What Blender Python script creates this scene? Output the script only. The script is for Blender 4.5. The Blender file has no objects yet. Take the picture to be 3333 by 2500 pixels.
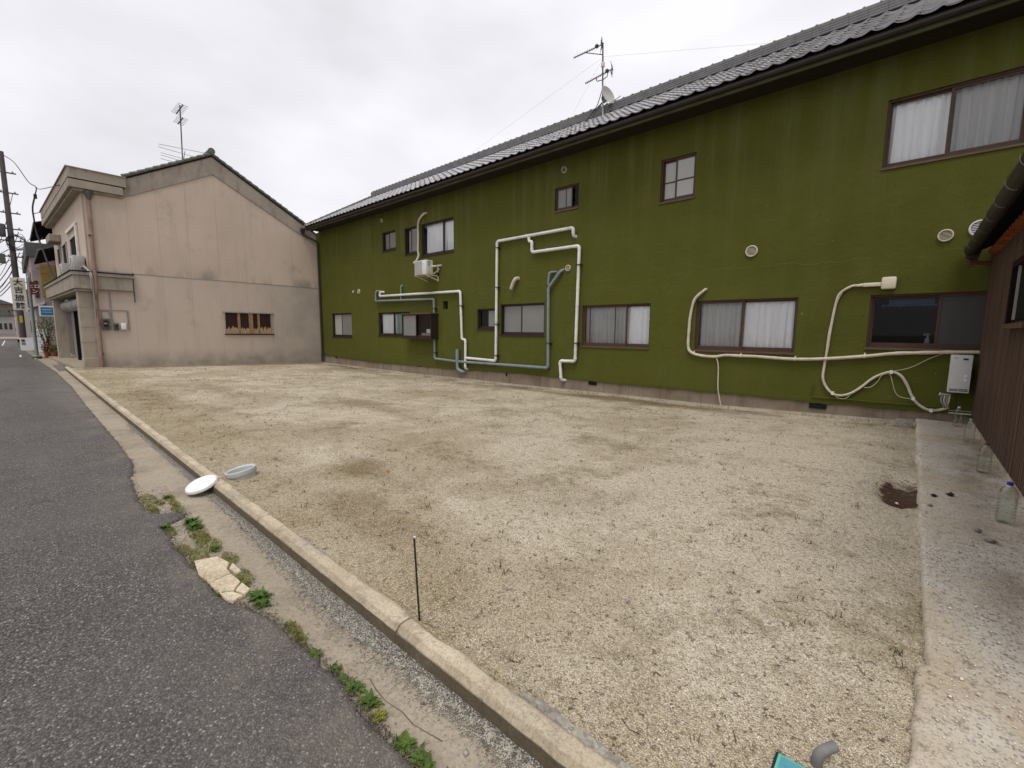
import bpy, bmesh, math, random
import numpy as np
from mathutils import Matrix, Vector, noise as mnoise
R = math.radians
rnd = random.Random(7)
nrs = np.random.RandomState(11)
scene = bpy.context.scene
COL = scene.collection

# ------------------------------------------------------------------ camera
cam_d = bpy.data.cameras.new('camera'); cam = bpy.data.objects.new('camera', cam_d); COL.objects.link(cam)
yaw, pitch, roll = R(-41.8466), R(-6.804), R(-0.534)
f = Vector((math.sin(yaw)*math.cos(pitch), math.cos(yaw)*math.cos(pitch), math.sin(pitch)))
r = Vector((math.cos(yaw), -math.sin(yaw), 0)); d = f.cross(r)
r2 = r*math.cos(roll) + d*math.sin(roll); d2 = -r*math.sin(roll) + d*math.cos(roll)
cam.matrix_world = Matrix(((r2.x, -d2.x, -f.x, 0), (r2.y, -d2.y, -f.y, 0), (r2.z, -d2.z, -f.z, 1.5), (0, 0, 0, 1)))
cam_d.sensor_width = 36; cam_d.lens = 15.623; cam_d.clip_start = .05; cam_d.clip_end = 3000
scene.camera = cam
scene.render.resolution_x, scene.render.resolution_y = 1024, 768

# ------------------------------------------------------------------ sky, sun, exposure
SUN_EL, SUN_AZ = R(66), R(150)            # azimuth from +Y towards +X
w = bpy.data.worlds.new('World'); scene.world = w; w.use_nodes = True
nt = w.node_tree; nt.nodes.clear()
out = nt.nodes.new('ShaderNodeOutputWorld'); bg = nt.nodes.new('ShaderNodeBackground')
sky = nt.nodes.new('ShaderNodeTexSky'); sky.sky_type = 'NISHITA'; sky.sun_disc = False
sky.sun_elevation = SUN_EL; sky.sun_rotation = SUN_AZ; sky.dust_density = 4.0
tc = nt.nodes.new('ShaderNodeTexCoord'); mp = nt.nodes.new('ShaderNodeMapping'); mp.inputs['Scale'].default_value = (1, 1, 2.2)
nz = nt.nodes.new('ShaderNodeTexNoise'); nz.inputs['Scale'].default_value = 1.7; nz.inputs['Detail'].default_value = 5; nz.inputs['Roughness'].default_value = .5
rp = nt.nodes.new('ShaderNodeValToRGB')
rp.color_ramp.elements[0].position = .36; rp.color_ramp.elements[0].color = (6.9, 6.75, 7.05, 1)
rp.color_ramp.elements[1].position = .62; rp.color_ramp.elements[1].color = (9.1, 8.95, 9.4, 1)
mx = nt.nodes.new('ShaderNodeMix'); mx.data_type = 'RGBA'; mx.inputs[0].default_value = .93
L = nt.links.new
L(tc.outputs['Generated'], mp.inputs['Vector']); L(mp.outputs['Vector'], nz.inputs['Vector']); L(nz.outputs['Fac'], rp.inputs['Fac'])
L(sky.outputs['Color'], mx.inputs[6]); L(rp.outputs['Color'], mx.inputs[7]); L(mx.outputs[2], bg.inputs['Color'])
bg.inputs['Strength'].default_value = .1
L(bg.outputs['Background'], out.inputs['Surface'])
sd = bpy.data.lights.new('sun', 'SUN'); sd.energy = 1.5; sd.angle = R(25); sd.color = (1, .96, .9)
so = bpy.data.objects.new('sun', sd); COL.objects.link(so)
sdir = Vector((math.sin(SUN_AZ)*math.cos(SUN_EL), math.cos(SUN_AZ)*math.cos(SUN_EL), math.sin(SUN_EL)))
so.rotation_euler = sdir.to_track_quat('Z', 'Y').to_euler()
vs = scene.view_settings
vs.view_transform = 'Standard'; vs.look = 'None'; vs.gamma = 1; vs.exposure = .22; vs.use_curve_mapping = False
scene.render.engine = 'CYCLES'

# ------------------------------------------------------------------ materials
class NT:
    def __init__(s, name):
        s.m = bpy.data.materials.new(name); s.m.use_nodes = True; s.t = s.m.node_tree; s.t.nodes.clear()
        s.o = s.n('ShaderNodeOutputMaterial')
        s._p = None
    def n(s, t): return s.t.nodes.new(t)
    def l(s, a, b): s.t.links.new(a, b)
    def set(s, sock, v):
        if isinstance(v, (int, float)): sock.default_value = v
        elif isinstance(v, (tuple, list)): sock.default_value = (tuple(v) + (1,)) if (len(v) == 3 and sock.type == 'RGBA') else v
        else: s.l(v, sock)
    def pos(s):
        if s._p is None: s._p = s.n('ShaderNodeNewGeometry').outputs['Position']
        return s._p
    def obj(s): return s.n('ShaderNodeTexCoord').outputs['Object']
    def rand(s): return s.n('ShaderNodeObjectInfo').outputs['Random']
    def map(s, v, sc=(1, 1, 1), loc=(0, 0, 0), rot=(0, 0, 0)):
        m = s.n('ShaderNodeMapping'); s.l(v, m.inputs[0]); m.inputs['Scale'].default_value = sc; m.inputs['Location'].default_value = loc; m.inputs['Rotation'].default_value = rot
        return m.outputs[0]
    def noise(s, scale, detail=3, rough=.55, v=None, dist=0):
        n = s.n('ShaderNodeTexNoise'); s.l(v or s.pos(), n.inputs['Vector'])
        n.inputs['Scale'].default_value = scale; n.inputs['Detail'].default_value = detail; n.inputs['Roughness'].default_value = rough; n.inputs['Distortion'].default_value = dist
        return n.outputs['Fac']
    def voro(s, scale, v=None, feat='F1', out='Distance', rand=1):
        n = s.n('ShaderNodeTexVoronoi'); n.feature = feat; s.l(v or s.pos(), n.inputs['Vector']); n.inputs['Scale'].default_value = scale
        n.inputs['Randomness'].default_value = rand
        return n.outputs[out]
    def ramp(s, fac, stops, interp='LINEAR'):
        n = s.n('ShaderNodeValToRGB'); s.l(fac, n.inputs[0]); cr = n.color_ramp; cr.interpolation = interp
        while len(cr.elements) > 1: cr.elements.remove(cr.elements[-1])
        for i, (p, c) in enumerate(stops):
            e = cr.elements[0] if i == 0 else cr.elements.new(p)
            e.position = p
            if isinstance(c, (int, float)): c = (c, c, c)
            e.color = tuple(c) + (1,)
        return n.outputs[0]
    def mix(s, fac, a, b, mode='MIX'):
        n = s.n('ShaderNodeMix'); n.data_type = 'RGBA'; n.blend_type = mode
        s.set(n.inputs[0], fac); s.set(n.inputs[6], a); s.set(n.inputs[7], b); return n.outputs[2]
    def math(s, op, a, b=0.0, c=0.0, clamp=False):
        n = s.n('ShaderNodeMath'); n.operation = op; n.use_clamp = clamp
        s.set(n.inputs[0], a); s.set(n.inputs[1], b); s.set(n.inputs[2], c); return n.outputs[0]
    def maprange(s, v, a, b, c=0., d=1.):
        n = s.n('ShaderNodeMapRange'); s.l(v, n.inputs[0])
        for i, x in enumerate((a, b, c, d)): n.inputs[i+1].default_value = x
        n.interpolation_type = 'SMOOTHSTEP'
        return n.outputs[0]
    def sep(s, v):
        n = s.n('ShaderNodeSeparateXYZ'); s.l(v, n.inputs[0]); return n.outputs
    def bump(s, h, strength=.5, dist=.01, prev=None):
        n = s.n('ShaderNodeBump'); s.l(h, n.inputs['Height']); n.inputs['Strength'].default_value = strength; n.inputs['Distance'].default_value = dist
        if prev: s.l(prev, n.inputs['Normal'])
        return n.outputs[0]
    def pbr(s, col, rough=.8, spec=.3, metal=0, normal=None, **k):
        p = s.n('ShaderNodeBsdfPrincipled'); s.set(p.inputs['Base Color'], col); s.set(p.inputs['Roughness'], rough)
        p.inputs['Specular IOR Level'].default_value = spec; p.inputs['Metallic'].default_value = metal
        if normal: s.l(normal, p.inputs['Normal'])
        for kk, v in k.items(): s.set(p.inputs[kk], v)
        s.l(p.outputs[0], s.o.inputs['Surface']); return s.m

MAT = {}
def plain(name, col, rough=.6, spec=.35, metal=0, var=.12, nscale=6., bump=.0, grime=None, gr=.25):
    t = NT(name)
    n1 = t.noise(nscale, 4); c2 = tuple(max(0, c*(1-var*2)) for c in col)
    c = t.mix(t.ramp(n1, [(.3, 0), (.7, 1)]), c2, col)
    if grime:
        g = t.ramp(t.noise(2.3, 6, .65), [(.5, 0), (.72, 1)]); c = t.mix(t.math('MULTIPLY', g, gr*2), c, grime)
    nm = t.bump(t.noise(nscale*12, 3), bump, .004) if bump else None
    MAT[name] = t.pbr(c, rough, spec, metal, nm); return MAT[name]

# --- green stucco
t = NT('green_stucco')
streak = t.noise(1.0, 6, .65, t.map(t.pos(), (5, 5, .22)))
big = t.noise(.30, 5, .6); mid = t.noise(1.7, 6, .65)
c = t.mix(t.ramp(big, [(.3, 0), (.7, 1)]), (.066, .071, .0075), (.086, .091, .0115))
c = t.mix(t.ramp(mid, [(.42, 0), (.75, .35)]), c, (.105, .108, .022))
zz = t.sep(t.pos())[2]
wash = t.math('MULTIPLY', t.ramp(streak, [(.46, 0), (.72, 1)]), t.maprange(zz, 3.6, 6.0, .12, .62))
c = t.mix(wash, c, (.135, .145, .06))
fine = t.noise(62, 4, .7); med = t.noise(6, 6, .65, None, .6); lump = t.noise(1.4, 4, .5)
c = t.mix(t.ramp(fine, [(.34, .40), (.50, 0)]), c, (.042, .043, .003))
pock = t.noise(17, 2, .5, t.map(t.pos(), (1, 1, 1), (3, 1, 9)))
c = t.mix(t.ramp(pock, [(.70, 0), (.74, .5)]), c, (.036, .036, .003))
c = t.mix(t.ramp(t.noise(11, 2, .5, t.map(t.pos(), (1, 1, 1), (8, 3, 2))), [(.745, 0), (.76, .55)]), c, (.22, .22, .11))
# long wrinkled repair seam at floor level
seam = t.math('SUBTRACT', zz, t.math('ADD', 2.62, t.math('MULTIPLY', t.noise(.9, 6, .7), .34)))
sm = t.math('MULTIPLY', t.ramp(t.math('ABSOLUTE', seam), [(0, 1), (.016, 0)]), t.ramp(t.noise(.5, 3), [(.42, 0), (.6, .75)]))
c = t.mix(t.math('MULTIPLY', sm, .5), c, (.13, .14, .05))
h = t.math('ADD', t.math('ADD', t.math('MULTIPLY', fine, .35), t.math('MULTIPLY', med, .9)), t.math('MULTIPLY', sm, .5))
nm = t.bump(h, .6, .016); nm = t.bump(lump, .5, .06, nm)
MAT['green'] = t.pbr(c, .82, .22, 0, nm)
# --- house base concrete
t = NT('old_footing_concrete')
b = t.noise(1.1, 6, .65); v = t.noise(1, 5, .6, t.map(t.pos(), (7, 7, .8)))
c = t.mix(t.ramp(b, [(.3, 0), (.7, 1)]), (.17, .135, .095), (.29, .245, .185))
c = t.mix(t.ramp(v, [(.5, 0), (.75, .7)]), c, (.105, .08, .055))
c = t.mix(t.ramp(t.noise(.5, 3), [(.55, 0), (.7, .5)]), c, (.24, .15, .09))
MAT['footing'] = t.pbr(c, .95, .1, 0, t.bump(t.noise(30, 6, .7), .7, .02))
# --- beige rendered panels
t = NT('beige_render')
z = t.sep(t.pos())[2]; y = t.sep(t.pos())[1]
b = t.noise(.35, 5, .6); st = t.noise(1, 6, .65, t.map(t.pos(), (2.2, 2.2, .35)))
c = t.mix(t.ramp(b, [(.3, 0), (.7, 1)]), (.46, .375, .305), (.55, .45, .37))
lower = t.maprange(z, 3.42, 3.44, 1, 0)
c = t.mix(t.math('MULTIPLY', lower, .45), c, (.49, .425, .37))
c = t.mix(t.ramp(st, [(.5, 0), (.8, .45)]), c, (.30, .265, .225))
blot = t.noise(.8, 6, .7)
c = t.mix(t.ramp(blot, [(.56, 0), (.72, .5)]), c, (.27, .24, .2))
foot = t.math('MULTIPLY', t.maprange(z, .75, .15), t.ramp(t.noise(1.6, 6, .65), [(.3, .2), (.65, 1)]))
c = t.mix(t.math('MULTIPLY', foot, .75), c, (.17, .155, .125))
drip = t.math('MULTIPLY', t.math('MULTIPLY', t.maprange(z, 3.43, 3.45), t.maprange(z, 3.95, 3.46)), t.ramp(t.noise(.7, 4, .6, t.map(t.pos(), (1, 1, .4))), [(.5, 0), (.62, 1)]))
c = t.mix(t.math('MULTIPLY', drip, .6), c, (.17, .155, .14))
gre = t.math('MULTIPLY', t.maprange(y, 6.0, 9.8), t.math('MULTIPLY', lower, t.ramp(t.noise(1.2, 5), [(.3, .2), (.7, .8)])))
c = t.mix(gre, c, (.30, .275, .245))
MAT['beige'] = t.pbr(c, .9, .15, 0, t.bump(t.noise(70, 3), .25, .006))
# --- grey-brown cement trim
def cement(name, a, b_, dark=(.10, .09, .075), dk=.7, sc=1.3):
    t = NT(name)
    c = t.mix(t.ramp(t.noise(sc, 6, .65), [(.3, 0), (.7, 1)]), a, b_)
    c = t.mix(t.ramp(t.noise(1, 6, .7, t.map(t.pos(), (4, 4, 1.0))), [(.52, 0), (.75, dk)]), c, dark)
    MAT[name] = t.pbr(c, .92, .15, 0, t.bump(t.noise(45, 5, .65), .5, .01))
cement('trim', (.27, .235, .19), (.36, .315, .255))
cement('pillar_stone', (.31, .27, .215), (.40, .345, .28), dk=.45)
cement('barge', (.25, .215, .18), (.34, .295, .245), (.12, .105, .09), .75)
# --- gravel lot
t = NT('pale_gravel')
P_ = t.pos(); xyz = t.sep(P_)
cellc = t.voro(150, None, 'F1', 'Color'); celld = t.voro(150)
cell2 = t.voro(72, None, 'F1', 'Color')
g1 = t.sep(cellc)[0]; g2 = t.sep(cell2)[1]
st_ = t.ramp(g1, [(0, (.26, .21, .14)), (.15, (.60, .51, .36)), (.55, (.84, .73, .545)), (.9, (.92, .835, .665)), (1, (.95, .91, .81))])
fine_ = t.ramp(g2, [(0, (.26, .205, .14)), (.4, (.68, .59, .445)), (1, (.92, .85, .72))])
c = t.mix(.38, st_, fine_)
c = t.mix(t.ramp(celld, [(.50, 0), (.82, .75)]), c, (.19, .15, .10))
dirt_n = t.noise(.5, 6, .62); dirt_m = t.noise(2.4, 7, .68)
near = t.maprange(xyz[1], 3.4, 1.2, 0, .10); leftb = t.maprange(xyz[0], -.6, -4.5, 0, .065)
dm = t.math('ADD', t.math('ADD', t.math('MULTIPLY', dirt_n, .62), t.math('MULTIPLY', dirt_m, .38)), t.math('ADD', near, leftb))
c = t.mix(t.ramp(dm, [(.51, 0), (.59, .45), (.72, .85)]), c, t.mix(t.ramp(g1, [(0, 0), (1, 1)]), (.17, .125, .065), (.54, .435, .275)))
moss = t.math('ADD', t.math('MULTIPLY', t.noise(1.1, 6, .7, t.map(P_, (1, 1, 1), (3, 9, 0))), .65), t.math('MULTIPLY', t.noise(11, 5, .7), .35))
c = t.mix(t.ramp(moss, [(.53, 0), (.64, .65)]), c, t.mix(g1, (.085, .075, .022), (.26, .225, .09)))
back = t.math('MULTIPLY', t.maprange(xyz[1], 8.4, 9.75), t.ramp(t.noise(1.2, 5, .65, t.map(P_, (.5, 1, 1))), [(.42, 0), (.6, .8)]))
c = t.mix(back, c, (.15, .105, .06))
for (sx_, sy_, rx_, ry_, am_) in ((-4.1, 2.35, .55, .30, .75), (-3.0, 1.75, .9, .28, .55), (-11.5, 1.8, 2.2, .45, .5), (-8.0, 4.6, 2.4, .4, .5), (-12.5, 3.2, 2.5, .4, .4), (-2.6, 3.1, 1.2, .6, .4), (-5.2, 9.3, 3.0, .45, .7)):
    qx = t.math('MULTIPLY', t.math('SUBTRACT', xyz[0], sx_), 1/rx_); qy = t.math('MULTIPLY', t.math('SUBTRACT', xyz[1], sy_), 1/ry_)
    q2 = t.math('ADD', t.math('ADD', t.math('MULTIPLY', qx, qx), t.math('MULTIPLY', qy, qy)), t.math('MULTIPLY', t.math('SUBTRACT', t.noise(2.2, 6, .7), .5), 3.2))
    c = t.mix(t.math('MULTIPLY', t.ramp(q2, [(.0, 1), (1.0, 0)]), am_), c, t.mix(g1, (.12, .082, .04), (.36, .27, .15)))
speck = t.noise(30, 3, .6, t.map(P_, (1, 1, 1), (1, 2, 3)))
c = t.mix(t.ramp(speck, [(.60, 0), (.68, .8)]), c, (.085, .065, .042))
ex = t.math('MULTIPLY', t.math('SUBTRACT', xyz[0], .035), 6.2); ey = t.math('MULTIPLY', t.math('SUBTRACT', xyz[1], 5.40), 2.1)
pit = t.math('ADD', t.math('ADD', t.math('POWER', t.math('ABSOLUTE', ex), 3.0), t.math('POWER', t.math('ABSOLUTE', ey), 3.0)), t.math('MULTIPLY', t.math('SUBTRACT', t.noise(8, 7, .75), .5), 3.4))
c = t.mix(t.ramp(pit, [(.45, .95), (1.05, 0)]), c, t.mix(t.ramp(t.noise(55, 5, .75), [(.38, 0), (.62, 1)]), (.030, .013, .008), (.13, .062, .040)))
h = t.math('SUBTRACT', t.math('MULTIPLY', g1, .8), celld)
nm = t.bump(h, .8, .012); nm = t.bump(t.noise(7, 6, .65), .5, .05, nm)
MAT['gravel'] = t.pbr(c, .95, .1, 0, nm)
# loose stones
t = NT('loose_stone')
q = t.sep(t.voro(120, None, 'F1', 'Color'))[0]
c = t.ramp(q, [(0, (.24, .195, .14)), (.3, (.54, .465, .35)), (.75, (.74, .665, .53)), (1, (.86, .81, .72))])
MAT['stone'] = t.pbr(c, .9, .15)
t = NT('grey_stone'); q = t.sep(t.voro(60, None, 'F1', 'Color'))[0]
MAT['greystone'] = t.pbr(t.ramp(q, [(0, (.15, .135, .11)), (.5, (.34, .31, .26)), (1, (.50, .46, .39))]), .9, .15)
t = NT('gutter_silt'); q = t.sep(t.voro(150, None, 'F1', 'Color'))[0]; dq = t.voro(150)
c = t.ramp(q, [(0, (.10, .09, .075)), (.4, (.27, .25, .215)), (.8, (.42, .395, .345)), (1, (.62, .59, .53))]); c = t.mix(t.ramp(dq, [(.4, 0), (.75, .8)]), c, (.085, .075, .06))
MAT['silt'] = t.pbr(c, .95, .1, 0, t.bump(t.math('SUBTRACT', q, dq), .8, .01))
# --- asphalt
t = NT('asphalt')
P_ = t.pos()
cc = t.voro(125, None, 'F1', 'Color'); dd = t.voro(125); s0 = t.sep(cc)
c = t.ramp(s0[0], [(0, (.032, .029, .027)), (.5, (.112, .102, .097)), (.88, (.175, .160, .151)), (.96, (.29, .27, .255)), (1, (.48, .455, .43))])
c = t.mix(t.ramp(dd, [(.4, 0), (.8, .7)]), c, (.034, .031, .030))
c = t.mix(t.ramp(t.noise(.5, 5, .6), [(.35, 0), (.7, .5)]), c, (.145, .131, .123))
c = t.mix(t.ramp(t.noise(3, 6, .7), [(.5, 0), (.75, .35)]), c, (.055, .051, .05))
dust = t.math('MULTIPLY', t.maprange(t.sep(P_)[1], .15, .85), t.ramp(t.noise(2.2, 6, .7), [(.42, 0), (.7, .6)]))
c = t.mix(dust, c, (.24, .205, .155))
wob = t.n('ShaderNodeVectorMath'); wob.operation = 'ADD'; nzz = t.n('ShaderNodeTexNoise'); nzz.inputs['Scale'].default_value = 3.5; nzz.inputs['Detail'].default_value = 5; t.l(P_, nzz.inputs['Vector']); t.l(nzz.outputs['Color'], wob.inputs[0]); t.l(P_, wob.inputs[1])
ck = t.voro(.85, wob.outputs[0], 'DISTANCE_TO_EDGE')
ckm = t.math('MULTIPLY', t.ramp(ck, [(.0, 1), (.007, 0)]), t.ramp(t.noise(.6, 3, .5, t.map(P_, (1, 1, 1), (11, 5, 0))), [(.50, 0), (.56, .8)]))
c = t.mix(ckm, c, (.022, .020, .019))
worn = t.noise(1.0, 5, .6, t.map(P_, (.12, 1.2, 1), (2, 7, 0)))
c = t.mix(t.ramp(worn, [(.48, 0), (.62, .22)]), c, (.20, .182, .168))
h = t.math('SUBTRACT', s0[0], dd)
nm = t.bump(h, .7, .008); nm = t.bump(t.noise(4, 5, .6), .3, .05, nm)
MAT['asphalt'] = t.pbr(c, .88, .25, 0, nm)
# --- concretes
def concrete(name, a, b_, stain=(.13, .115, .09), st=.6, agg=.35, aggs=55, bump=.5, sc=.9):
    t = NT(name)
    c = t.mix(t.ramp(t.noise(sc, 6, .62), [(.3, 0), (.7, 1)]), a, b_)
    c = t.mix(t.ramp(t.noise(2.7, 6, .7, t.map(t.pos(), (1, 1, 1), (4, 4, 1))), [(.5, 0), (.72, st)]), c, stain)
    q = t.sep(t.voro(aggs, None, 'F1', 'Color'))[0]
    c = t.mix(agg, c, t.mix(1, c, t.ramp(q, [(0, .35), (.25, .8), (.8, 1.15), (1, 1.35)]), 'MULTIPLY'))
    h = t.math('ADD', t.math('MULTIPLY', t.noise(28, 6, .7), 1), t.math('MULTIPLY', q, .3))
    MAT[name] = t.pbr(c, .93, .12, 0, t.bump(h, bump, .012))
concrete('gutter_concrete', (.27, .23, .172), (.37, .32, .245), (.15, .125, .09), .6, .35, 90)
t = NT('kerb_concrete')
kz = t.sep(t.pos())[2]
c = t.mix(t.ramp(t.noise(1.5, 6, .65), [(.3, 0), (.7, 1)]), (.42, .35, .25), (.58, .50, .375))
c = t.mix(t.ramp(t.noise(5, 7, .72), [(.52, 0), (.66, .65)]), c, (.20, .155, .10))
c = t.mix(t.ramp(t.noise(2.6, 6, .7, t.map(t.pos(), (1, 1, 1), (6, 3, 1))), [(.5, 0), (.62, .75)]), c, (.30, .275, .235))
front_stain_shade = t.math('MULTIPLY', t.maprange(kz, .074, .064), t.ramp(t.noise(7, 6, .7), [(.2, .75), (.5, 1)]))  # dirt stain and painted shade of the upright front face, set by height
chamfer_stain_shade = t.math('MULTIPLY', t.maprange(kz, .098, .090), t.ramp(t.noise(9, 6, .7), [(.3, .25), (.7, .7)]))  # weaker tint of stain and painted shade, from the chamfer down
c = t.mix(chamfer_stain_shade, c, (.25, .20, .135))
c = t.mix(t.math('MULTIPLY', front_stain_shade, .9), c, (.098, .078, .050))
q = t.sep(t.voro(140, None, 'F1', 'Color'))[0]
c = t.mix(.45, c, t.mix(1, c, t.ramp(q, [(0, .45), (.3, .85), (1, 1.25)]), 'MULTIPLY'))
MAT['kerb_concrete'] = t.pbr(c, .93, .1, 0, t.bump(t.noise(60, 6, .75), .6, .008))
t = NT('plinth_concrete')
c = t.mix(t.ramp(t.noise(.9, 6, .62), [(.3, 0), (.7, 1)]), (.52, .44, .325), (.68, .60, .475))
c = t.mix(t.ramp(t.noise(2.2, 7, .7), [(.50, 0), (.66, .6)]), c, (.42, .33, .22))
px_ = t.sep(t.pos()); dots = t.voro(64, t.map(t.pos(), (1, .75, 1))); dr = t.sep(t.voro(64, t.map(t.pos(), (1, .75, 1)), 'F1', 'Color'))
area = t.ramp(t.math('ADD', t.math('MULTIPLY', t.noise(.9, 4, .6, t.map(t.pos(), (1, 1, 1), (2, 6, 0))), .7), t.math('MULTIPLY', t.noise(5, 4), .3)), [(.42, 0), (.54, 1)])
c = t.mix(t.math('MULTIPLY', area, .7), c, (.70, .665, .59))
sel = t.math('MULTIPLY', t.ramp(dr[0], [(.42, 0), (.5, 1)]), t.ramp(dots, [(.26, 1), (.42, 0)]))
c = t.mix(t.math('MULTIPLY', sel, t.math('MULTIPLY', area, .85)), c, t.mix(dr[1], (.09, .09, .095), (.25, .24, .22)))
soil_ = t.math('MULTIPLY', t.maprange(px_[0], .30, .62), t.ramp(t.noise(1.6, 6, .68, t.map(t.pos(), (1, .6, 1), (1, 8, 0))), [(.46, 0), (.60, .8)]))
c = t.mix(soil_, c, t.mix(t.noise(30, 4, .7), (.20, .145, .085), (.42, .34, .24)))
c = t.mix(t.ramp(t.noise(22, 6, .75, t.map(t.pos(), (1, 1, 1), (7, 7, 7))), [(.54, 0), (.66, .75)]), c, (.19, .15, .10))
c = t.mix(t.ramp(t.noise(70, 4, .7), [(.36, .5), (.5, 0)]), c, (.26, .21, .15))
MAT['plinth_concrete'] = t.pbr(c, .93, .1, 0, t.bump(t.noise(24, 7, .75), .8, .02)); MAT['plinth_aggregate'] = MAT['plinth_concrete']
concrete('broken_slab', (.56, .47, .33), (.68, .59, .44), (.30, .22, .13), .75, .4, 90, .9, 3)
concrete('mortar', (.29, .265, .225), (.44, .405, .345), (.12, .11, .09), .6, .5, 60, 1.0)
# --- small plain materials
plain('white_pvc', (.74, .74, .72), .4, .4, 0, .07, 3, 0, (.36, .33, .26), .32)
plain('grey_pvc', (.205, .245, .265), .45, .4, 0, .07, 2, 0, (.10, .11, .11), .3)
plain('cream_plastic', (.66, .60, .45), .5, .4, 0, .05, 8)
plain('cream_hose', (.62, .56, .45), .65, .3, 0, .12, 9, .3, (.33, .28, .2), .25)
plain('brown_aluminium', (.075, .040, .025), .5, .3, 0, .12, 5)
plain('dark_aluminium', (.030, .018, .014), .5, .3, 0, .1, 5)
plain('bronze_sill', (.115, .072, .05), .5, .4, 0, .15, 7)
plain('dark', (.012, .011, .010), .9, .1, 0, .1, 3)
plain('soffit', (.034, .028, .020), .85, .2, 0, .15, 3)
plain('fascia', (.10, .095, .055), .8, .2, 0, .2, 3)
plain('gutter_metal', (.028, .024, .022), .5, .4, 0, .15, 4)
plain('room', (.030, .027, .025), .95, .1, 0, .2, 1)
plain('ac_white', (.66, .66, .64), .45, .4, 0, .05, 3, 0, (.4, .38, .33), .15)
plain('ac_grille', (.36, .355, .35), .6, .3, 0, .08, 12)
plain('steel', (.40, .40, .39), .45, .4, .6, .1, 5)
plain('antenna_metal', (.085, .08, .085), .55, .3, .3, .15, 6)
plain('antenna_light', (.30, .30, .31), .5, .3, .4, .1, 6)
plain('dish_grey', (.42, .42, .40), .55, .3, 0, .08, 4)
plain('copper_pipe', (.33, .205, .16), .55, .35, 0, .2, 3, 0, (.20, .15, .11), .4)
plain('hopper', (.10, .115, .095), .6, .3, 0, .2, 6)
plain('meter_box', (.085, .085, .07), .5, .35, 0, .15, 6)
plain('meter_glass', (.02, .022, .02), .15, .5, 0, .1, 6)
plain('conduit', (.34, .31, .285), .55, .3, 0, .1, 6)
plain('steel_post', (.30, .33, .31), .5, .35, .2, .12, 2)
plain('pole_concrete', (.105, .095, .092), .85, .2, 0, .15, 2)
plain('cable', (.018, .017, .02), .6, .3, 0, .1, 4)
plain('sign_white', (.68, .66, .58), .6, .3, 0, .06, 2, 0, (.42, .37, .27), .3)
plain('sign_black', (.012, .012, .013), .6, .3, 0, .05, 3)
plain('sign_red', (.20, .035, .025), .55, .3, 0, .2, 3)
plain('sign_blue', (.03, .22, .45), .45, .35, 0, .08, 3)
plain('sign_palewhite', (.78, .80, .82), .5, .35, 0, .04, 3)
plain('ochre', (.34, .235, .07), .8, .2, 0, .15, 1.5)
plain('pinkgrey', (.40, .345, .325), .85, .2, 0, .1, .8, 0, (.22, .19, .17), .3)
plain('far_wall', (.38, .36, .34), .85, .2, 0, .1, .5)
plain('far_brown', (.19, .155, .125), .85, .2, 0, .15, .5)
plain('far_roof', (.12, .12, .125), .7, .3, 0, .15, 1)
plain('shutter', (.42, .41, .385), .5, .35, 0, .1, 3, 0, (.22, .2, .17), .3)
plain('drum', (.36, .36, .34), .55, .35, 0, .2, 3, 0, (.16, .13, .10), .6)
plain('door_grey', (.25, .24, .235), .55, .35, 0, .1, 2)
plain('terracotta', (.28, .105, .05), .8, .2, 0, .15, 6)
plain('shed_tile', (.035, .028, .024), .45, .4, 0, .2, 4)
plain('mortar_white', (.50, .50, .48), .9, .1, 0, .2, 20)
plain('rust_sheet', (.34, .10, .03), .85, .2, 0, .35, 8)
plain('red_pipe', (.15, .03, .022), .5, .35, 0, .2, 6)
plain('teal_plastic', (.09, .33, .40), .55, .35, 0, .12, 12, .25, (.25, .3, .28), .2)
plain('teal_edge', (.12, .50, .36), .5, .35, 0, .05, 6)
plain('black_plastic', (.02, .022, .026), .6, .35, 0, .1, 6)
plain('pvc_dirty', (.21, .20, .195), .7, .25, 0, .15, 15, 0, (.12, .10, .08), .3)
plain('lid_white', (.80, .80, .77), .5, .35, 0, .06, 14, .4, (.28, .26, .22), .45)
plain('lid_grey', (.50, .53, .51), .5, .35, 0, .06, 6)
plain('rust_rod', (.055, .035, .028), .8, .25, .2, .3, 20)
plain('leaf_green', (.085, .155, .022), .7, .25, 0, .3, 25)
plain('leaf_yellow', (.21, .215, .040), .75, .2, 0, .3, 25)
plain('leaf_red', (.16, .06, .025), .75, .2, 0, .3, 25)
plain('dry_grass', (.21, .165, .075), .85, .15, 0, .3, 20)
plain('olive_weed', (.085, .088, .028), .8, .2, 0, .35, 12)
plain('twig', (.055, .04, .028), .9, .1, 0, .3, 20)
plain('dead_leaf', (.27, .085, .045), .8, .2, 0, .3, 30)
plain('orange_leaf', (.50, .24, .05), .8, .2, 0, .2, 30)
plain('flower', (.50, .045, .06), .7, .2, 0, .2, 20)
plain('rack_blue', (.25, .50, .80), .5, .3, 0, .1, 6)
plain('cap_blue', (.02, .04, .42), .4, .4, 0, .05, 9)
plain('cap_white', (.75, .75, .75), .4, .4, 0, .05, 9)
plain('cap_green', (.28, .55, .20), .4, .4, 0, .05, 9)
plain('cap_brown', (.16, .10, .04), .4, .4, 0, .3, 20)
plain('car_white', (.70, .70, .70), .3, .5, 0, .03, 2)
plain('car_glass', (.03, .035, .04), .1, .5, 0, .03, 2)
plain('tyre', (.02, .02, .02), .8, .2, 0, .1, 5)
plain('yellow', (.60, .42, .05), .5, .3, 0, .1, 5)
plain('soil', (.060, .026, .018), .98, .05, 0, .35, 22, .9)
plain('crack', (.085, .07, .05), .98, .05, 0, .2, 9)
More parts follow.
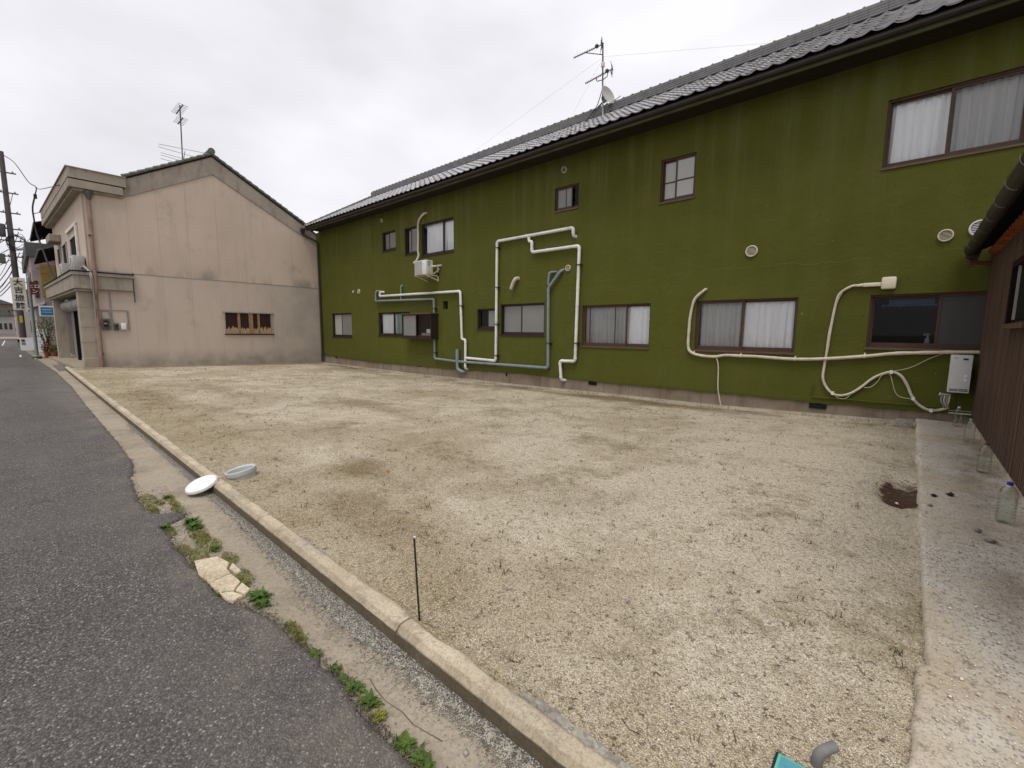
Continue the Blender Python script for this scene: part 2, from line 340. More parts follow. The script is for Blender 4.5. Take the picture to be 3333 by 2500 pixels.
plain('patched_plaster', (.34, .30, .25), .95, .1, 0, .2, 5, .6)
# roof tile glaze
t = NT('roof_tile_grey')
q = t.sep(t.voro(3.9, t.map(t.pos(), (1, 1, 1)), 'F1', 'Color'))[0]
c = t.mix(q, (.30, .295, .31), (.42, .415, .425)); c = t.mix(t.ramp(t.noise(6, 4), [(.5, 0), (.75, .35)]), c, (.22, .22, .215))
MAT['tile'] = t.pbr(c, .36, .5)
t = NT('mossy_tile'); c = t.mix(t.ramp(t.noise(9, 4), [(.4, 0), (.65, 1)]), (.085, .09, .075), (.15, .155, .13)); MAT['mosstile'] = t.pbr(c, .7, .3)
plain('ridgetile', (.17, .17, .175), .5, .4, 0, .15, 5)
# brown corrugated cladding
t = NT('brown_cladding')
c = t.mix(t.ramp(t.noise(1, 6, .65, t.map(t.pos(), (9, 9, .8))), [(.35, 0), (.7, 1)]), (.075, .042, .03), (.15, .09, .064)); c = t.mix(t.math('MULTIPLY', t.rand(), .45), c, (.055, .032, .024))
MAT['cladding'] = t.pbr(c, .6, .3, 0, t.bump(t.noise(40, 4), .2, .004))
plain('cladding_gap', (.016, .010, .008), .9, .1, 0, .1, 4)
# peeling wood of the boarded window
t = NT('peeling_board')
zz = t.sep(t.pos())[2]
n = t.noise(1, 5, .7, t.map(t.pos(), (1, 16, 1.6)))
k = t.math('ADD', t.maprange(zz, 1.3, 1.85, .32, -.28), n)
bare = t.mix(t.ramp(t.noise(1, 5, .6, t.map(t.pos(), (1, 22, 2))), [(.3, 0), (.7, 1)]), (.30, .20, .115), (.42, .30, .19))
c = t.mix(t.ramp(k, [(.60, 0), (.63, 1)]), (.034, .015, .012), bare)
MAT['peel'] = t.pbr(c, .85, .2)
plain('bare_wood', (.33, .215, .12), .85, .2, 0, .2, 9)
# curtain
t = NT('white_curtain')
p = t.n('ShaderNodeBsdfDiffuse'); p.inputs[0].default_value = (.90, .91, .92, 1)
q = t.n('ShaderNodeBsdfTranslucent'); q.inputs[0].default_value = (.5, .5, .5, 1)
m = t.n('ShaderNodeMixShader'); m.inputs[0].default_value = .03; t.l(p.outputs[0], m.inputs[1]); t.l(q.outputs[0], m.inputs[2]); t.l(m.outputs[0], t.o.inputs[0])
MAT['curtain'] = t.m
plain('curtain_grey', (.50, .50, .49), .9, .1, 0, .08, 3)
plain('curtain_teal', (.30, .42, .40), .9, .1, 0, .08, 3)
# glass
def glass(name, tint, refl=.0, ior=1.38, rough=.02):
    t = NT(name); tr = t.n('ShaderNodeBsdfTransparent'); tr.inputs[0].default_value = tuple(tint) + (1,)
    g = t.n('ShaderNodeBsdfGlossy'); g.inputs['Roughness'].default_value = rough; g.inputs[0].default_value = (1, 1, 1, 1)
    fr = t.n('ShaderNodeFresnel'); fr.inputs[0].default_value = ior
    m = t.n('ShaderNodeMixShader'); t.set(m.inputs[0], t.math('ADD', fr.outputs[0], refl)); t.l(tr.outputs[0], m.inputs[1]); t.l(g.outputs[0], m.inputs[2]); t.l(m.outputs[0], t.o.inputs[0])
    MAT[name] = t.m
glass('glass', (.95, .96, .96)); glass('screen_glass', (.68, .68, .67)); glass('dark_glass', (.5, .52, .55), 0, 1.25)
t = NT('frosted_glass'); c = t.mix(t.noise(1.2, 3), (.15, .152, .145), (.22, .22, .21)); MAT['frosted'] = t.pbr(c, .3, .5)
t = NT('frosted_dark'); c = t.mix(t.noise(1.2, 3), (.045, .043, .040), (.065, .062, .058)); MAT['frosted_dark'] = t.pbr(c, .4, .3)
t = NT('frosted_light'); c = t.mix(t.noise(1.2, 3), (.33, .335, .325), (.42, .425, .415)); MAT['frosted_light'] = t.pbr(c, .3, .5)
# bottle plastic and water
t = NT('bottle_plastic'); tr = t.n('ShaderNodeBsdfTransparent'); tr.inputs[0].default_value = (.93, .955, .93, 1)
g = t.n('ShaderNodeBsdfGlossy'); g.inputs['Roughness'].default_value = .08
lw = t.n('ShaderNodeLayerWeight'); lw.inputs[0].default_value = .35
m = t.n('ShaderNodeMixShader'); t.set(m.inputs[0], t.math('MULTIPLY', lw.outputs['Facing'], .8)); t.l(tr.outputs[0], m.inputs[1]); t.l(g.outputs[0], m.inputs[2]); t.l(m.outputs[0], t.o.inputs[0])
MAT['bottle'] = t.m

# ------------------------------------------------------------------ mesh helpers
class MB:
    def __init__(s, M=None): s.v = []; s.f = []; s.M = M; s.smooth = False
    def add(s, pts, faces):
        b = len(s.v)
        for p in pts:
            p = Vector(p)
            if s.M is not None: p = s.M @ p
            s.v.append(tuple(p))
        s.f += [tuple(i+b for i in fc) for fc in faces]; return s
    def box(s, x0, x1, y0, y1, z0, z1):
        return s.add([(x0, y0, z0), (x1, y0, z0), (x1, y1, z0), (x0, y1, z0), (x0, y0, z1), (x1, y0, z1), (x1, y1, z1), (x0, y1, z1)],
                     [(3, 2, 1, 0), (4, 5, 6, 7), (0, 1, 5, 4), (1, 2, 6, 5), (2, 3, 7, 6), (3, 0, 4, 7)])
    def bar(s, a, b, wx, wz=None):
        a, b = Vector(a), Vector(b); dr = (b-a).normalized(); up = Vector((0, 0, 1)) if abs(dr.z) < .95 else Vector((0, 1, 0))
        x = dr.cross(up).normalized()*wx/2; y = x.cross(dr).normalized()*(wz or wx)/2
        return s.add([a-x-y, a+x-y, a+x+y, a-x+y, b-x-y, b+x-y, b+x+y, b-x+y],
                     [(3, 2, 1, 0), (4, 5, 6, 7), (0, 1, 5, 4), (1, 2, 6, 5), (2, 3, 7, 6), (3, 0, 4, 7)])
    def prism(s, poly, a, b, ax=0):
        # poly of 2D points extruded along axis ax from a to b
        n = len(poly)
        def mk(u, q): return (u, q[0], q[1]) if ax == 0 else ((q[0], u, q[1]) if ax == 1 else (q[0], q[1], u))
        pts = [mk(a, q) for q in poly] + [mk(b, q) for q in poly]
        return s.add(pts, [tuple(range(n))[::-1], tuple(range(n, 2*n))] + [(i, (i+1) % n, n+(i+1) % n, n+i) for i in range(n)])
    def tube(s, path, rad, n=8, cap=True):
        P = [Vector(p) for p in path]; rs = rad if isinstance(rad, (list, tuple)) else [rad]*len(P)
        T = []
        for i in range(len(P)):
            a = P[max(i-1, 0)]; b = P[min(i+1, len(P)-1)]; T.append((b-a).normalized())
        u = T[0].orthogonal().normalized(); pts = []
        for i, p in enumerate(P):
            u = (u - T[i]*u.dot(T[i]));
            u = u.normalized() if u.length > 1e-6 else T[i].orthogonal().normalized()
            v = T[i].cross(u)
            for k in range(n):
                a = 2*math.pi*k/n; pts.append(p + (u*math.cos(a) + v*math.sin(a))*rs[i])
        fs = []
        for i in range(len(P)-1):
            for k in range(n):
                fs.append((i*n+k, i*n+(k+1) % n, (i+1)*n+(k+1) % n, (i+1)*n+k))
        if cap: fs += [tuple(range(n))[::-1], tuple(range((len(P)-1)*n, len(P)*n))]
        s.smooth = True
        return s.add(pts, fs)
    def lathe(s, prof, c, n=16, axis='z', cap=True):
        # prof list of (radius, height)
        pts = []
        for (rr, hh) in prof:
            for k in range(n):
                a = 2*math.pi*k/n; u, v = rr*math.cos(a), rr*math.sin(a)
                if axis == 'z': q = (c[0]+u, c[1]+v, c[2]+hh)
                elif axis == 'y': q = (c[0]+u, c[1]+hh, c[2]+v)
                else: q = (c[0]+hh, c[1]+u, c[2]+v)
                pts.append(q)
        fs = []
        for i in range(len(prof)-1):
            for k in range(n): fs.append((i*n+k, i*n+(k+1) % n, (i+1)*n+(k+1) % n, (i+1)*n+k))
        if cap: fs += [tuple(range(n))[::-1], tuple(range((len(prof)-1)*n, len(prof)*n))]
        s.smooth = True
        return s.add(pts, fs)
    def build(s, name, mat, parent=None, smooth=None, bevel=0, normals=True):
        me = bpy.data.meshes.new(name); me.from_pydata(s.v, [], s.f)
        bm = bmesh.new(); bm.from_mesh(me)
        if bevel: bmesh.ops.bevel(bm, geom=[e for e in bm.edges], offset=bevel, segments=2, affect='EDGES', profile=.5)
        if normals: bmesh.ops.recalc_face_normals(bm, faces=bm.faces)
        bm.to_mesh(me); bm.free()
        sm = s.smooth if smooth is None else smooth
        if sm:
            me.polygons.foreach_set('use_smooth', [True]*len(me.polygons))
            try: me.set_sharp_from_angle(angle=R(40))
            except Exception: pass
        me.materials.append(MAT[mat] if isinstance(mat, str) else mat)
        o = bpy.data.objects.new(name, me); COL.objects.link(o)
        if parent: o.parent = parent; o.matrix_parent_inverse = parent.matrix_world.inverted()
        return o
def link_copy(src, name=None, parent=None):
    o = bpy.data.objects.new(name or src.name.split('.')[0], src.data); COL.objects.link(o)
    if parent: o.parent = parent; o.matrix_parent_inverse = parent.matrix_world.inverted()
    return o
def empty(name, loc=(0, 0, 0)):
    o = bpy.data.objects.new(name, None); COL.objects.link(o); o.location = loc; o.empty_display_size = .1
    o.matrix_world = Matrix.Translation(loc); return o
def tag(o, label=None, cat=None, group=None, kind=None):
    if label: o['label'] = label
    if cat: o['category'] = cat
    if group: o['group'] = group
    if kind: o['kind'] = kind
    return o
def thing(name, loc, label, cat, group=None): return tag(empty(name, loc), label, cat, group)
def rounded(path, rad, seg=4):
    P = [Vector(p) for p in path]; o = [P[0]]
    for i in range(1, len(P)-1):
        a, b, c = P[i-1], P[i], P[i+1]; u = (a-b); v = (c-b); l = min(rad, u.length*.45, v.length*.45)
        p0, p1 = b+u.normalized()*l, b+v.normalized()*l
        for k in range(seg+1):
            tt = k/seg; o.append(p0*(1-tt)**2 + b*2*tt*(1-tt) + p1*tt*tt)
    o.append(P[-1]); return o
def catmull(P, n=6):
    P = [Vector(p) for p in P]; Q = [P[0]*2-P[1]] + P + [P[-1]*2-P[-2]]; o = []
    for i in range(1, len(Q)-2):
        for k in range(n):
            tt = k/n; a, b, c, d_ = Q[i-1], Q[i], Q[i+1], Q[i+2]
            o.append(.5*((2*b) + (c-a)*tt + (2*a-5*b+4*c-d_)*tt*tt + (3*b-a-3*c+d_)*tt**3))
    o.append(P[-1]); return o
def lerp_tab(tab, x):
    if x <= tab[0][0]: return tab[0][1]
    for (a, b), (c_, d_) in zip(tab, tab[1:]):
        if x <= c_: return b + (d_-b)*(x-a)/(c_-a)
    return tab[-1][1]
def fnoise(x, y, z=0.0): return mnoise.noise(Vector((x, y, z)))
def quad_mesh(name, V, F, mat, parent=None, smooth=False):
    me = bpy.data.meshes.new(name)
    me.from_pydata(V, [], F); me.materials.append(MAT[mat])
    if smooth: me.polygons.foreach_set('use_smooth', [True]*len(me.polygons))
    o = bpy.data.objects.new(name, me); COL.objects.link(o)
    if parent: o.parent = parent; o.matrix_parent_inverse = parent.matrix_world.inverted()
    return o
def grid(name, xs, ys, zf, mat, parent=None):
    V = [(x, y, zf(x, y)) for y in ys for x in xs]; n = len(xs)
    F = [(j*n+i, j*n+i+1, (j+1)*n+i+1, (j+1)*n+i) for j in range(len(ys)-1) for i in range(n-1)]
    return quad_mesh(name, V, F, mat, parent, True)

YW = 9.9; XB = -21.3
# ================================================================== THE SETTING
ZW = [(-22, -.137), (-18, -.146), (-14, -.158), (-11, -.135), (-8.5, -.123), (-5.8, -.09), (-3, -.075), (-1.6, -.038), (0, .01), (1.2, .03)]
PIT = (0.035, 5.40)
def lotz(x, y):
    tt = (y-1.2)/8.7
    z_ = .088 + (lerp_tab(ZW, x)-.088)*tt + .012*fnoise(x*.8, y*.8) + .006*fnoise(x*3, y*3, 5)
    dx, dy = (x-PIT[0])/.17, (y-PIT[1])/.50
    rr = dx*dx+dy*dy+.35*fnoise(x*9, y*7)
    if rr < 1.25: z_ -= .07*min(1, (1.25-rr)*1.6)
    return z_
tag(MB().add([(-900, -900, -.35), (900, -900, -.35), (900, 900, -.35), (-900, 900, -.35)], [(0, 1, 2, 3)]).build('ground', 'gutter_concrete'), kind='structure')
xs = [-21.6+.12*i for i in range(170)] + [-1.2+.05*i for i in range(46)]
ys = [1.14+.0325*i for i in range(2)] + [1.205+.06*i for i in range(40)] + [3.605+.07*i for i in range(92)]
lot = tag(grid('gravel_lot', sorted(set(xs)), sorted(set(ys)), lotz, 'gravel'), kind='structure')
# road with ragged edge
EDGE = [(-200, .1), (-60, .15), (-40, .4), (-30, .62), (-21.1, .84), (-15.8, .87), (-11.8, .82), (-9.4, .805), (-7.7, .797), (-6.3, .772), (-5.9, .71), (-5.7, .665), (-5.2, .63), (-4.6, .605), (-4.4, .66), (-4.34, .80), (-4.18, .80), (-4.12, .64), (-3.67, .62), (-3.32, .64), (-2.85, .65), (-2.64, .68), (-2.45, .76), (-2.0, .80), (-1.68, .81), (-1.4, .79), (-1.2, .80), (6, .80)]
xs = [-200, -150, -110, -80, -60, -50, -45, -40, -36, -33, -30, -27] + [-25+.05*i for i in range(500)] + [0+.25*i for i in range(25)]
V = []; F = []
for i, x in enumerate(xs):
    e = lerp_tab(EDGE, x) + (.022*fnoise(x*5, 1) + .020*fnoise(x*17, 4) + .010*fnoise(x*45, 2) if x > -25 else 0)
    V += [(x, -8.5, .012), (x, -1.2, .016), (x, .2, .016), (x, e-.03, .014), (x, e, .001)]
    if i: F += [(i*5-5+k, i*5+k, i*5+k+1, i*5-5+k+1) for k in range(4)]
road = tag(quad_mesh('road', V, F, 'asphalt', None, False), kind='structure')
# gutter concrete between asphalt and kerb
xs = [-32+.5*i for i in range(30)] + [-17+.08*i for i in range(270)]; xs = [x for x in xs if x < 4.4]
def gz(x, y): return .004*fnoise(x*1.3, y*3) + .003*fnoise(x*5, y*5) - .004
gutter = tag(grid('gutter', xs, [.45, .6, .7, .78, .85, .92, 1.0, 1.06, 1.13], gz, 'gutter_concrete'), kind='structure')
for pts in ([(-1.66, .86), (-1.63, .91), (-1.55, .895), (-1.47, .89), (-1.38, .905), (-1.30, .90), (-1.23, .915), (-1.16, .93), (-1.12, .985), (-1.09, 1.02), (-1.06, 1.07)],
            [(-1.16, .93), (-1.19, .895), (-1.22, .85)], [(-4.15, 1.02), (-4.2, .95), (-4.28, .90), (-4.33, .82)], [(-5.0, 1.06), (-5.05, .98), (-5.02, .9)]):
    m_ = MB(); vv = []; n_ = len(pts)
    for i, (x, y) in enumerate(pts):
        wd = .0020*(1+.6*fnoise(x*40, y*40)); vv += [(x-wd*.7, y-wd*.7, gz(x, y)+.003), (x+wd*.7, y+wd*.7, gz(x, y)+.003)]
    m_.add(vv, [(2*i, 2*i+1, 2*i+3, 2*i+2) for i in range(n_-1)]); m_.build('crack', 'crack', gutter)
# kerb of short concrete blocks
kerb = tag(empty('kerb', (0, 1.15, 0)), kind='structure')
def kerb_block(x0, x1, top, seed):
    m_ = MB(); n_ = 25; V = []; kb = 1.205
    for i in range(n_):
        x = x0+.0015+(x1-x0-.003)*i/(n_-1)
        a = .003*fnoise(x*11, seed)+.002*fnoise(x*40, seed); b = .003*fnoise(x*15, seed+3)+.003*fnoise(x*55, seed+1); c_ = .012*fnoise(x*5, seed*.1+7)+.006*fnoise(x*30, seed)
        e = .003 if i in (0, n_-1) else 0
        V += [(x, 1.10+a*.5, -.03), (x, 1.10+a+e*.3, top-.030+b*.7-e), (x, 1.127+a, top-.001+b*.3-e), (x, 1.15+b, top+.001+.002*fnoise(x*25, 3)-e*.6), (x, kb-.02+c_, top+.002+.004*fnoise(x*18, 9)-e*.6), (x, kb+.006+c_, top-.012+c_*.5-e), (x, kb+.012+c_, -.03)]
    F = []
    for i in range(n_-1):
        for k in range(6): F.append((i*7+k, (i+1)*7+k, (i+1)*7+k+1, i*7+k+1))
    F += [tuple(range(7)), tuple(range((n_-1)*7, n_*7))[::-1]]
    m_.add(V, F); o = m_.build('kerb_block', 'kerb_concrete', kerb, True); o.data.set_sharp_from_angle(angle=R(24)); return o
x = 3.03; i = 0
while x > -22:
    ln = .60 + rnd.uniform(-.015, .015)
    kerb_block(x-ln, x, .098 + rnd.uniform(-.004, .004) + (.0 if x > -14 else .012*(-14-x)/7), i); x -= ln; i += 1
# mortar lump behind the kerb near the front
m_ = MB(); V = []; F = []; n_ = 60
for i in range(n_):
    x = -1.02+.010*i*1.0
    for k in range(7):
        y = 1.188 + .008*k*(1+.8*fnoise(x*6, 5)) + .010*fnoise(x*8, 2)
        V.append((x, y, .094 + .016*math.sin(math.pi*k/6)*(.6+2.2*fnoise(x*26, k*1.7)) - (.03 if k in (0, 6) else 0)))
    if i: F += [((i-1)*7+k, i*7+k, i*7+k+1, (i-1)*7+k+1) for k in range(6)]
m_.add(V, F); m_.build('mortar_smear', 'mortar', kerb, False)
# concrete plinth along the shed
def edge_x(y):
    return .155 + .012*fnoise(y*5, 3) + .006*fnoise(y*19, 1) + (.035*fnoise(y*3, 8)+.015*fnoise(y*11, 2) if y > 4.05 else 0) - (.03 if y < 2.45 else 0) - (.06*max(0, 2.2-y))
def plinth(name, y0, y1, z, mat, step):
    ys_ = [y0+(y1-y0)*i/int((y1-y0)/step) for i in range(int((y1-y0)/step)+1)]; V = []; F = []; n_ = 26
    for j, y in enumerate(ys_):
        e = edge_x(y)
        for i in range(n_):
            if i == 0: V.append((e+.004*fnoise(y*30, 7), y, -.1))
            elif i == 1: V.append((e+.006, y, z-.012+.006*fnoise(y*25, 2)))
            else:
                x = e+.02+(1.6-e)*((i-2)/(n_-3))**1.3
                V.append((x, y, z+.007*fnoise(x*4, y*4)+.004*fnoise(x*15, y*15)-(.012*max(0, 2.3-y))))
        if j: F += [((j-1)*n_+i, j*n_+i, j*n_+i+1, (j-1)*n_+i+1) for i in range(n_-1)]
    o = quad_mesh(name, V, F, mat, None, True); return tag(o, kind='structure')
plinth('concrete_apron', 1.0, 4.06, .128, 'plinth_concrete', .03)
plinth('concrete_path', 3.9, 9.93, .116, 'plinth_aggregate', .04)
# concrete strip along the foot of the beige wall
def bz(x, y): return lotz(x, y) + .035 - .03*max(0, (x-XB-.2))
tag(grid('footing_strip', [XB-.1, XB+.1, XB+.25, XB+.38, XB+.42], [1.5+.15*i for i in range(57)], lambda x, y: bz(x, y) if x < XB+.4 else lotz(x, y)-.03, 'footing'), kind='structure')
# entrance slab in front of the beige house
M_F = Matrix(((-.99939, -.03498, 0, XB), (-.03498, .99939, 0, 1.57), (0, 0, 1, 0), (0, 0, 0, 1)))
tag(MB(M_F).box(-.3, 9.5, -.22, 1.3, -.2, .085).build('entrance_slab', 'gutter_concrete'), kind='structure')
tag(MB().box(-60, -31, .8, 3, -.2, .06).build('pavement', 'gutter_concrete'), kind='structure')
for x0, x1, y_ in ((-34.6, -32.2, .1), (-31.0, -30.0, .55), (-70, -52, -.7)):
    tag(MB().add([(x0, y_, .021), (x1, y_, .021), (x1, y_+.07, .021), (x0, y_+.07, .021)], [(0, 1, 2, 3)]).build('road_line', 'sign_white'), kind='structure')
tag(MB().add([(-95, -9, .022), (-80, -9, .022), (-80, 3, .022), (-95, 3, .022)], [(0, 1, 2, 3)]).build('cross_street', 'gutter_concrete'), kind='structure')

# ================================================================== GREEN HOUSE
HX0, HX1 = -21.4, 6.0
house = thing('green_house', (-8, 11, 0), 'long two-storey olive green stucco house with grey tiled roof', 'house')
# openings x0,x1,z0,z1
WIN = dict(a=(-15.72, -14.82, 4.53, 5.24), b=(-14.24, -13.42, 4.25, 5.19), c=(-13.24, -11.50, 4.09, 5.19), d=(-20.08, -18.30, 1.17, 2.22), e=(-16.15, -14.0, 1.27, 2.18),
           f=(-10.38, -9.50, 1.55, 2.18), g=(-9.36, -7.68, 1.38, 2.29), h=(-7.40, -6.64, 4.66, 5.26), i=(-4.48, -3.71, 4.37, 5.28), j=(-.63, .96, 4.24, 5.31),
           w5=(-6.44, -4.58, 1.13, 2.17), w6=(-3.54, -1.66, 1.13, 2.18), w7=(-.60, 1.18, 1.27, 2.17), hole=(-12.08, -11.82, 2.22, 2.49))
ops = list(WIN.values())
XS = sorted(set([HX0, HX1] + [v for o in ops for v in o[:2]] + [HX0+1.0*i for i in range(1, 27)]))
ZB, ZT = .62, 5.93
ZS = sorted(set([ZB, ZT] + [v for o in ops for v in o[2:]]))
m_ = MB()
for i in range(len(XS)-1):
    for k in range(len(ZS)-1):
        xm, zm = (XS[i]+XS[i+1])/2, (ZS[k]+ZS[k+1])/2
        if any(o[0] < xm < o[1] and o[2] < zm < o[3] for o in ops): continue
        m_.add([(XS[i], YW, ZS[k]), (XS[i+1], YW, ZS[k]), (XS[i+1], YW, ZS[k+1]), (XS[i], YW, ZS[k+1])], [(0, 1, 2, 3)])
DP = .16
for (x0, x1, z0, z1) in ops:
    y0, y1 = YW, YW+DP
    m_.add([(x0, y0, z0), (x0, y0, z1), (x0, y1, z1), (x0, y1, z0)], [(0, 1, 2, 3)]); m_.add([(x1, y0, z0), (x1, y1, z0), (x1, y1, z1), (x1, y0, z1)], [(0, 1, 2, 3)])
    m_.add([(x0, y0, z0), (x0, y1, z0), (x1, y1, z0), (x1, y0, z0)], [(0, 1, 2, 3)]); m_.add([(x0, y0, z1), (x1, y0, z1), (x1, y1, z1), (x0, y1, z1)], [(0, 1, 2, 3)])
for (xa, za_), (xb, zb_) in (((HX0, 5.96), (-21.0, 6.02)), ((-21.0, 6.02), (-20.4, 6.37)), ((-20.4, 6.37), (HX1, 6.37))):
    m_.add([(xa, YW, ZT), (xb, YW, ZT), (xb, YW, zb_), (xa, YW, za_)], [(0, 1, 2, 3)])
PL = [(-21.2, .27), (-16.5, .16), (-11.9, .18), (-8.5, .25), (-5.8, .22), (-2.6, .235), (-1.5, .22), (0, .24), (6, .24)]
V = []; F = []; n_ = int((HX1-HX0)/.035)
for i in range(n_+1):
    x = HX0+(HX1-HX0)*i/n_
    zb = lerp_tab(PL, x) + .022*fnoise(x*2.2, 3) + .015*fnoise(x*8, 5) + .009*fnoise(x*25, 9)
    V += [(x, YW, ZB), (x, YW-.004, zb+.05), (x, YW+.004*fnoise(x*9, 1), zb), (x, YW+.035, zb+.006)]
    if i: F += [(4*i-4+k, 4*i+k, 4*i+k+1, 4*i-4+k+1) for k in range(3)]
m_.add(V, F)
m_.add([(HX0, YW, 0), (HX0, YW+3.5, 0), (HX0, YW+3.5, ZT), (HX0, YW, ZT)], [(0, 1, 2, 3)])
m_.add([(HX1, YW, 0), (HX1, YW+3.5, 0), (HX1, YW+3.5, ZT), (HX1, YW, ZT)], [(0, 1, 2, 3)])
m_.add([(HX0, YW+3.5, 0), (HX1, YW+3.5, 0), (HX1, YW+3.5, ZT), (HX0, YW+3.5, ZT)], [(0, 1, 2, 3)])
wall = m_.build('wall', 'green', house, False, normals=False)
# concrete base
V = []; F = []; n_ = 240
for i in range(n_+1):
    x = HX0+(HX1-HX0)*i/n_
    for k, z_ in enumerate((.62, .3, .12, .0, -.12, -.25)):
        V.append((x, YW+.028 + .008*fnoise(x*3, z_*6) - (.02 if k >= 4 else 0), z_))
    if i: F += [(6*i-6+k, 6*i+k, 6*i+k+1, 6*i-6+k+1) for k in range(5)]
base = quad_mesh('footing', V, F, 'footing', house, True)
# low ledge of concrete at the foot
V = []; F = []
for i in range(n_+1):
    x = HX0+(1.0-HX0)*i/n_; zz_ = lerp_tab(ZW, x)
    V += [(x, YW+.05, zz_+.05), (x, YW-.06+.025*fnoise(x*1.5, 4), zz_+.045+.015*fnoise(x*3, 2)), (x, YW-.13+.04*fnoise(x*1.5, 4), zz_-.02)]
    if i: F += [(3*i-3+k, 3*i+k, 3*i+k+1, 3*i-3+k+1) for k in range(2)]
quad_mesh('footing_ledge', V, F, 'gutter_concrete', house, True)
# foundation air vents
def air_vent(x0, x1, z0, z1, bars):
    m_ = MB(); m_.box(x0, x1, YW+.012, YW+.02, z0, z1); o = m_.build('air_vent', 'dark', house)
    if bars:
        g_ = MB(); n_ = 14
        for i in range(n_): xx = x0+(x1-x0)*(i+.5)/n_; g_.box(xx-.002, xx+.002, YW+.004, YW+.011, z0, z1)
        for zz_ in (z0+.006, (z0+z1)/2, z1-.006): g_.box(x0, x1, YW+.0, YW+.004, zz_-.003, zz_+.003)
        g_.build('grille', 'gutter_metal', o)
air_vent(-1.35, -1.08, .11, .215, True); air_vent(-6.20, -5.96, .13, .22, False); air_vent(-19.94, -19.76, .18, .27, False)
air_vent(-16.62, -16.42, .18, .235, False); air_vent(-13.57, -13.36, .16, .245, False); air_vent(-9.14, -9.08, .13, .24, False)
# interior
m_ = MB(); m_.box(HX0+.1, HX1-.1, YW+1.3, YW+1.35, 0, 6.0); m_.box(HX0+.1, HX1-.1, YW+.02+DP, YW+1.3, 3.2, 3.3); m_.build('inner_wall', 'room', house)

def curtain(x0, x1, z0, z1, y, parent, mat='curtain', folds=9, amp=.03, seed=0):
    V = []; F = []; n_ = folds*8
    for i in range(n_+1):
        s_ = i/n_; x = x0+(x1-x0)*s_
        ph = s_*folds*2*math.pi + 1.2*math.sin(s_*7+seed)
        for k, zz_ in enumerate((z1, z1-(z1-z0)*.35, z1-(z1-z0)*.7, z0)):
            a = amp*(.55+.2*k)
            V.append((x+.012*math.sin(ph*.5+k*.6+seed), y + a*math.sin(ph+.25*k*math.sin(seed+s_*9)) + .4*a*math.sin(ph*2.3+seed), zz_))
        if i: F += [(4*i-4+k, 4*i+k, 4*i+k+1, 4*i-4+k+1) for k in range(3)]
    return quad_mesh('curtain', V, F, mat, parent, True)
def sash(x0, x1, z0, z1, y, par, fm, gm, fw=.035, th=.028, botw=None, rails=(), muls=()):
    bw = botw or fw; m_ = MB()
    m_.box(x0, x0+fw, y, y+th, z0, z1); m_.box(x1-fw, x1, y, y+th, z0, z1)
    m_.box(x0+fw, x1-fw, y, y+th, z0, z0+bw); m_.box(x0+fw, x1-fw, y, y+th, z1-fw, z1)
    for zr_ in rails: m_.box(x0+fw, x1-fw, y+.002, y+th-.002, zr_-.013, zr_+.013)
    for xm in muls: m_.box(xm-.009, xm+.009, y+.003, y+th-.003, z0+bw, z1-fw)
    m_.build('sash', fm, par)
    MB().add([(x0+fw, y+th*.5, z0+bw), (x1-fw, y+th*.5, z0+bw), (x1-fw, y+th*.5, z1-fw), (x0+fw, y+th*.5, z1-fw)], [(0, 1, 2, 3)]).build('pane', gm, par, normals=False)
def window(key, split=.5, fm='brown_aluminium', panes=('glass', 'glass'), sillz=.03, depth=.055, front='L', overlap=.03, bot=.06, rails=(), muls=((), ()), label=None):
    x0, x1, z0, z1 = WIN[key]; o = empty('window', ((x0+x1)/2, YW+.1, z0)); o.parent = house; o.matrix_parent_inverse = house.matrix_world.inverted()
    if label: o['label'] = label
    y = YW+depth; fw = .03; m_ = MB()
    m_.box(x0, x0+fw, y-.015, y+.085, z0, z1); m_.box(x1-fw, x1, y-.015, y+.085, z0, z1)
    m_.box(x0+fw, x1-fw, y-.015, y+.085, z1-fw, z1); m_.box(x0+fw, x1-fw, y-.015, y+.085, z0, z0+fw); m_.build('frame', fm, o)
    MB().box(x0-.01, x1+.01, YW-.025, y-.016, z0-sillz, z0+.004).build('sill', 'bronze_sill' if fm == 'brown_aluminium' else fm, o)
    a, b, c_, e = x0+fw, x1-fw, z0+fw, z1-fw; xm = a+(b-a)*split
    ya, yb = (y+.004, y+.044) if front == 'L' else (y+.044, y+.004)
    sash(a, xm+overlap, c_, e, ya, o, fm, panes[0], .032, .028, bot, rails, muls[0]); sash(xm-overlap, b, c_, e, yb, o, fm, panes[1], .032, .028, bot, rails, muls[1])
    return o
w_ = window('a', .45, 'dark_aluminium', ('frosted', 'frosted'), front='R')
w_ = window('b', .42, 'dark_aluminium', ('glass', 'frosted'), front='R'); curtain(-14.2, -13.75, 4.3, 5.15, YW+.165, w_, 'curtain_grey', 4)
w_ = window('c', .66, 'dark_aluminium', ('glass', 'glass'), front='L', overlap=.02)
curtain(-13.1, -12.0, 4.13, 5.15, YW+.165, w_, 'curtain', 6, .015, 3); curtain(-11.98, -11.52, 4.13, 5.15, YW+.165, w_, 'curtain', 4, .02, 5)
w_ = window('d', .46, 'dark_aluminium', ('frosted_light', 'frosted'), front='R')
w_ = window('e', .46, 'dark_aluminium', ('glass', 'glass')); curtain(-16.1, -15.1, 1.3, 2.14, YW+.165, w_, 'curtain', 6); curtain(-15.08, -14.1, 1.3, 2.14, YW+.165, w_, 'curtain_teal', 5)
w_ = window('f', .5, 'dark_aluminium', ('dark_glass', 'frosted'), front='R')
w_ = window('g', .48, 'dark_aluminium', ('frosted', 'frosted'), front='R')
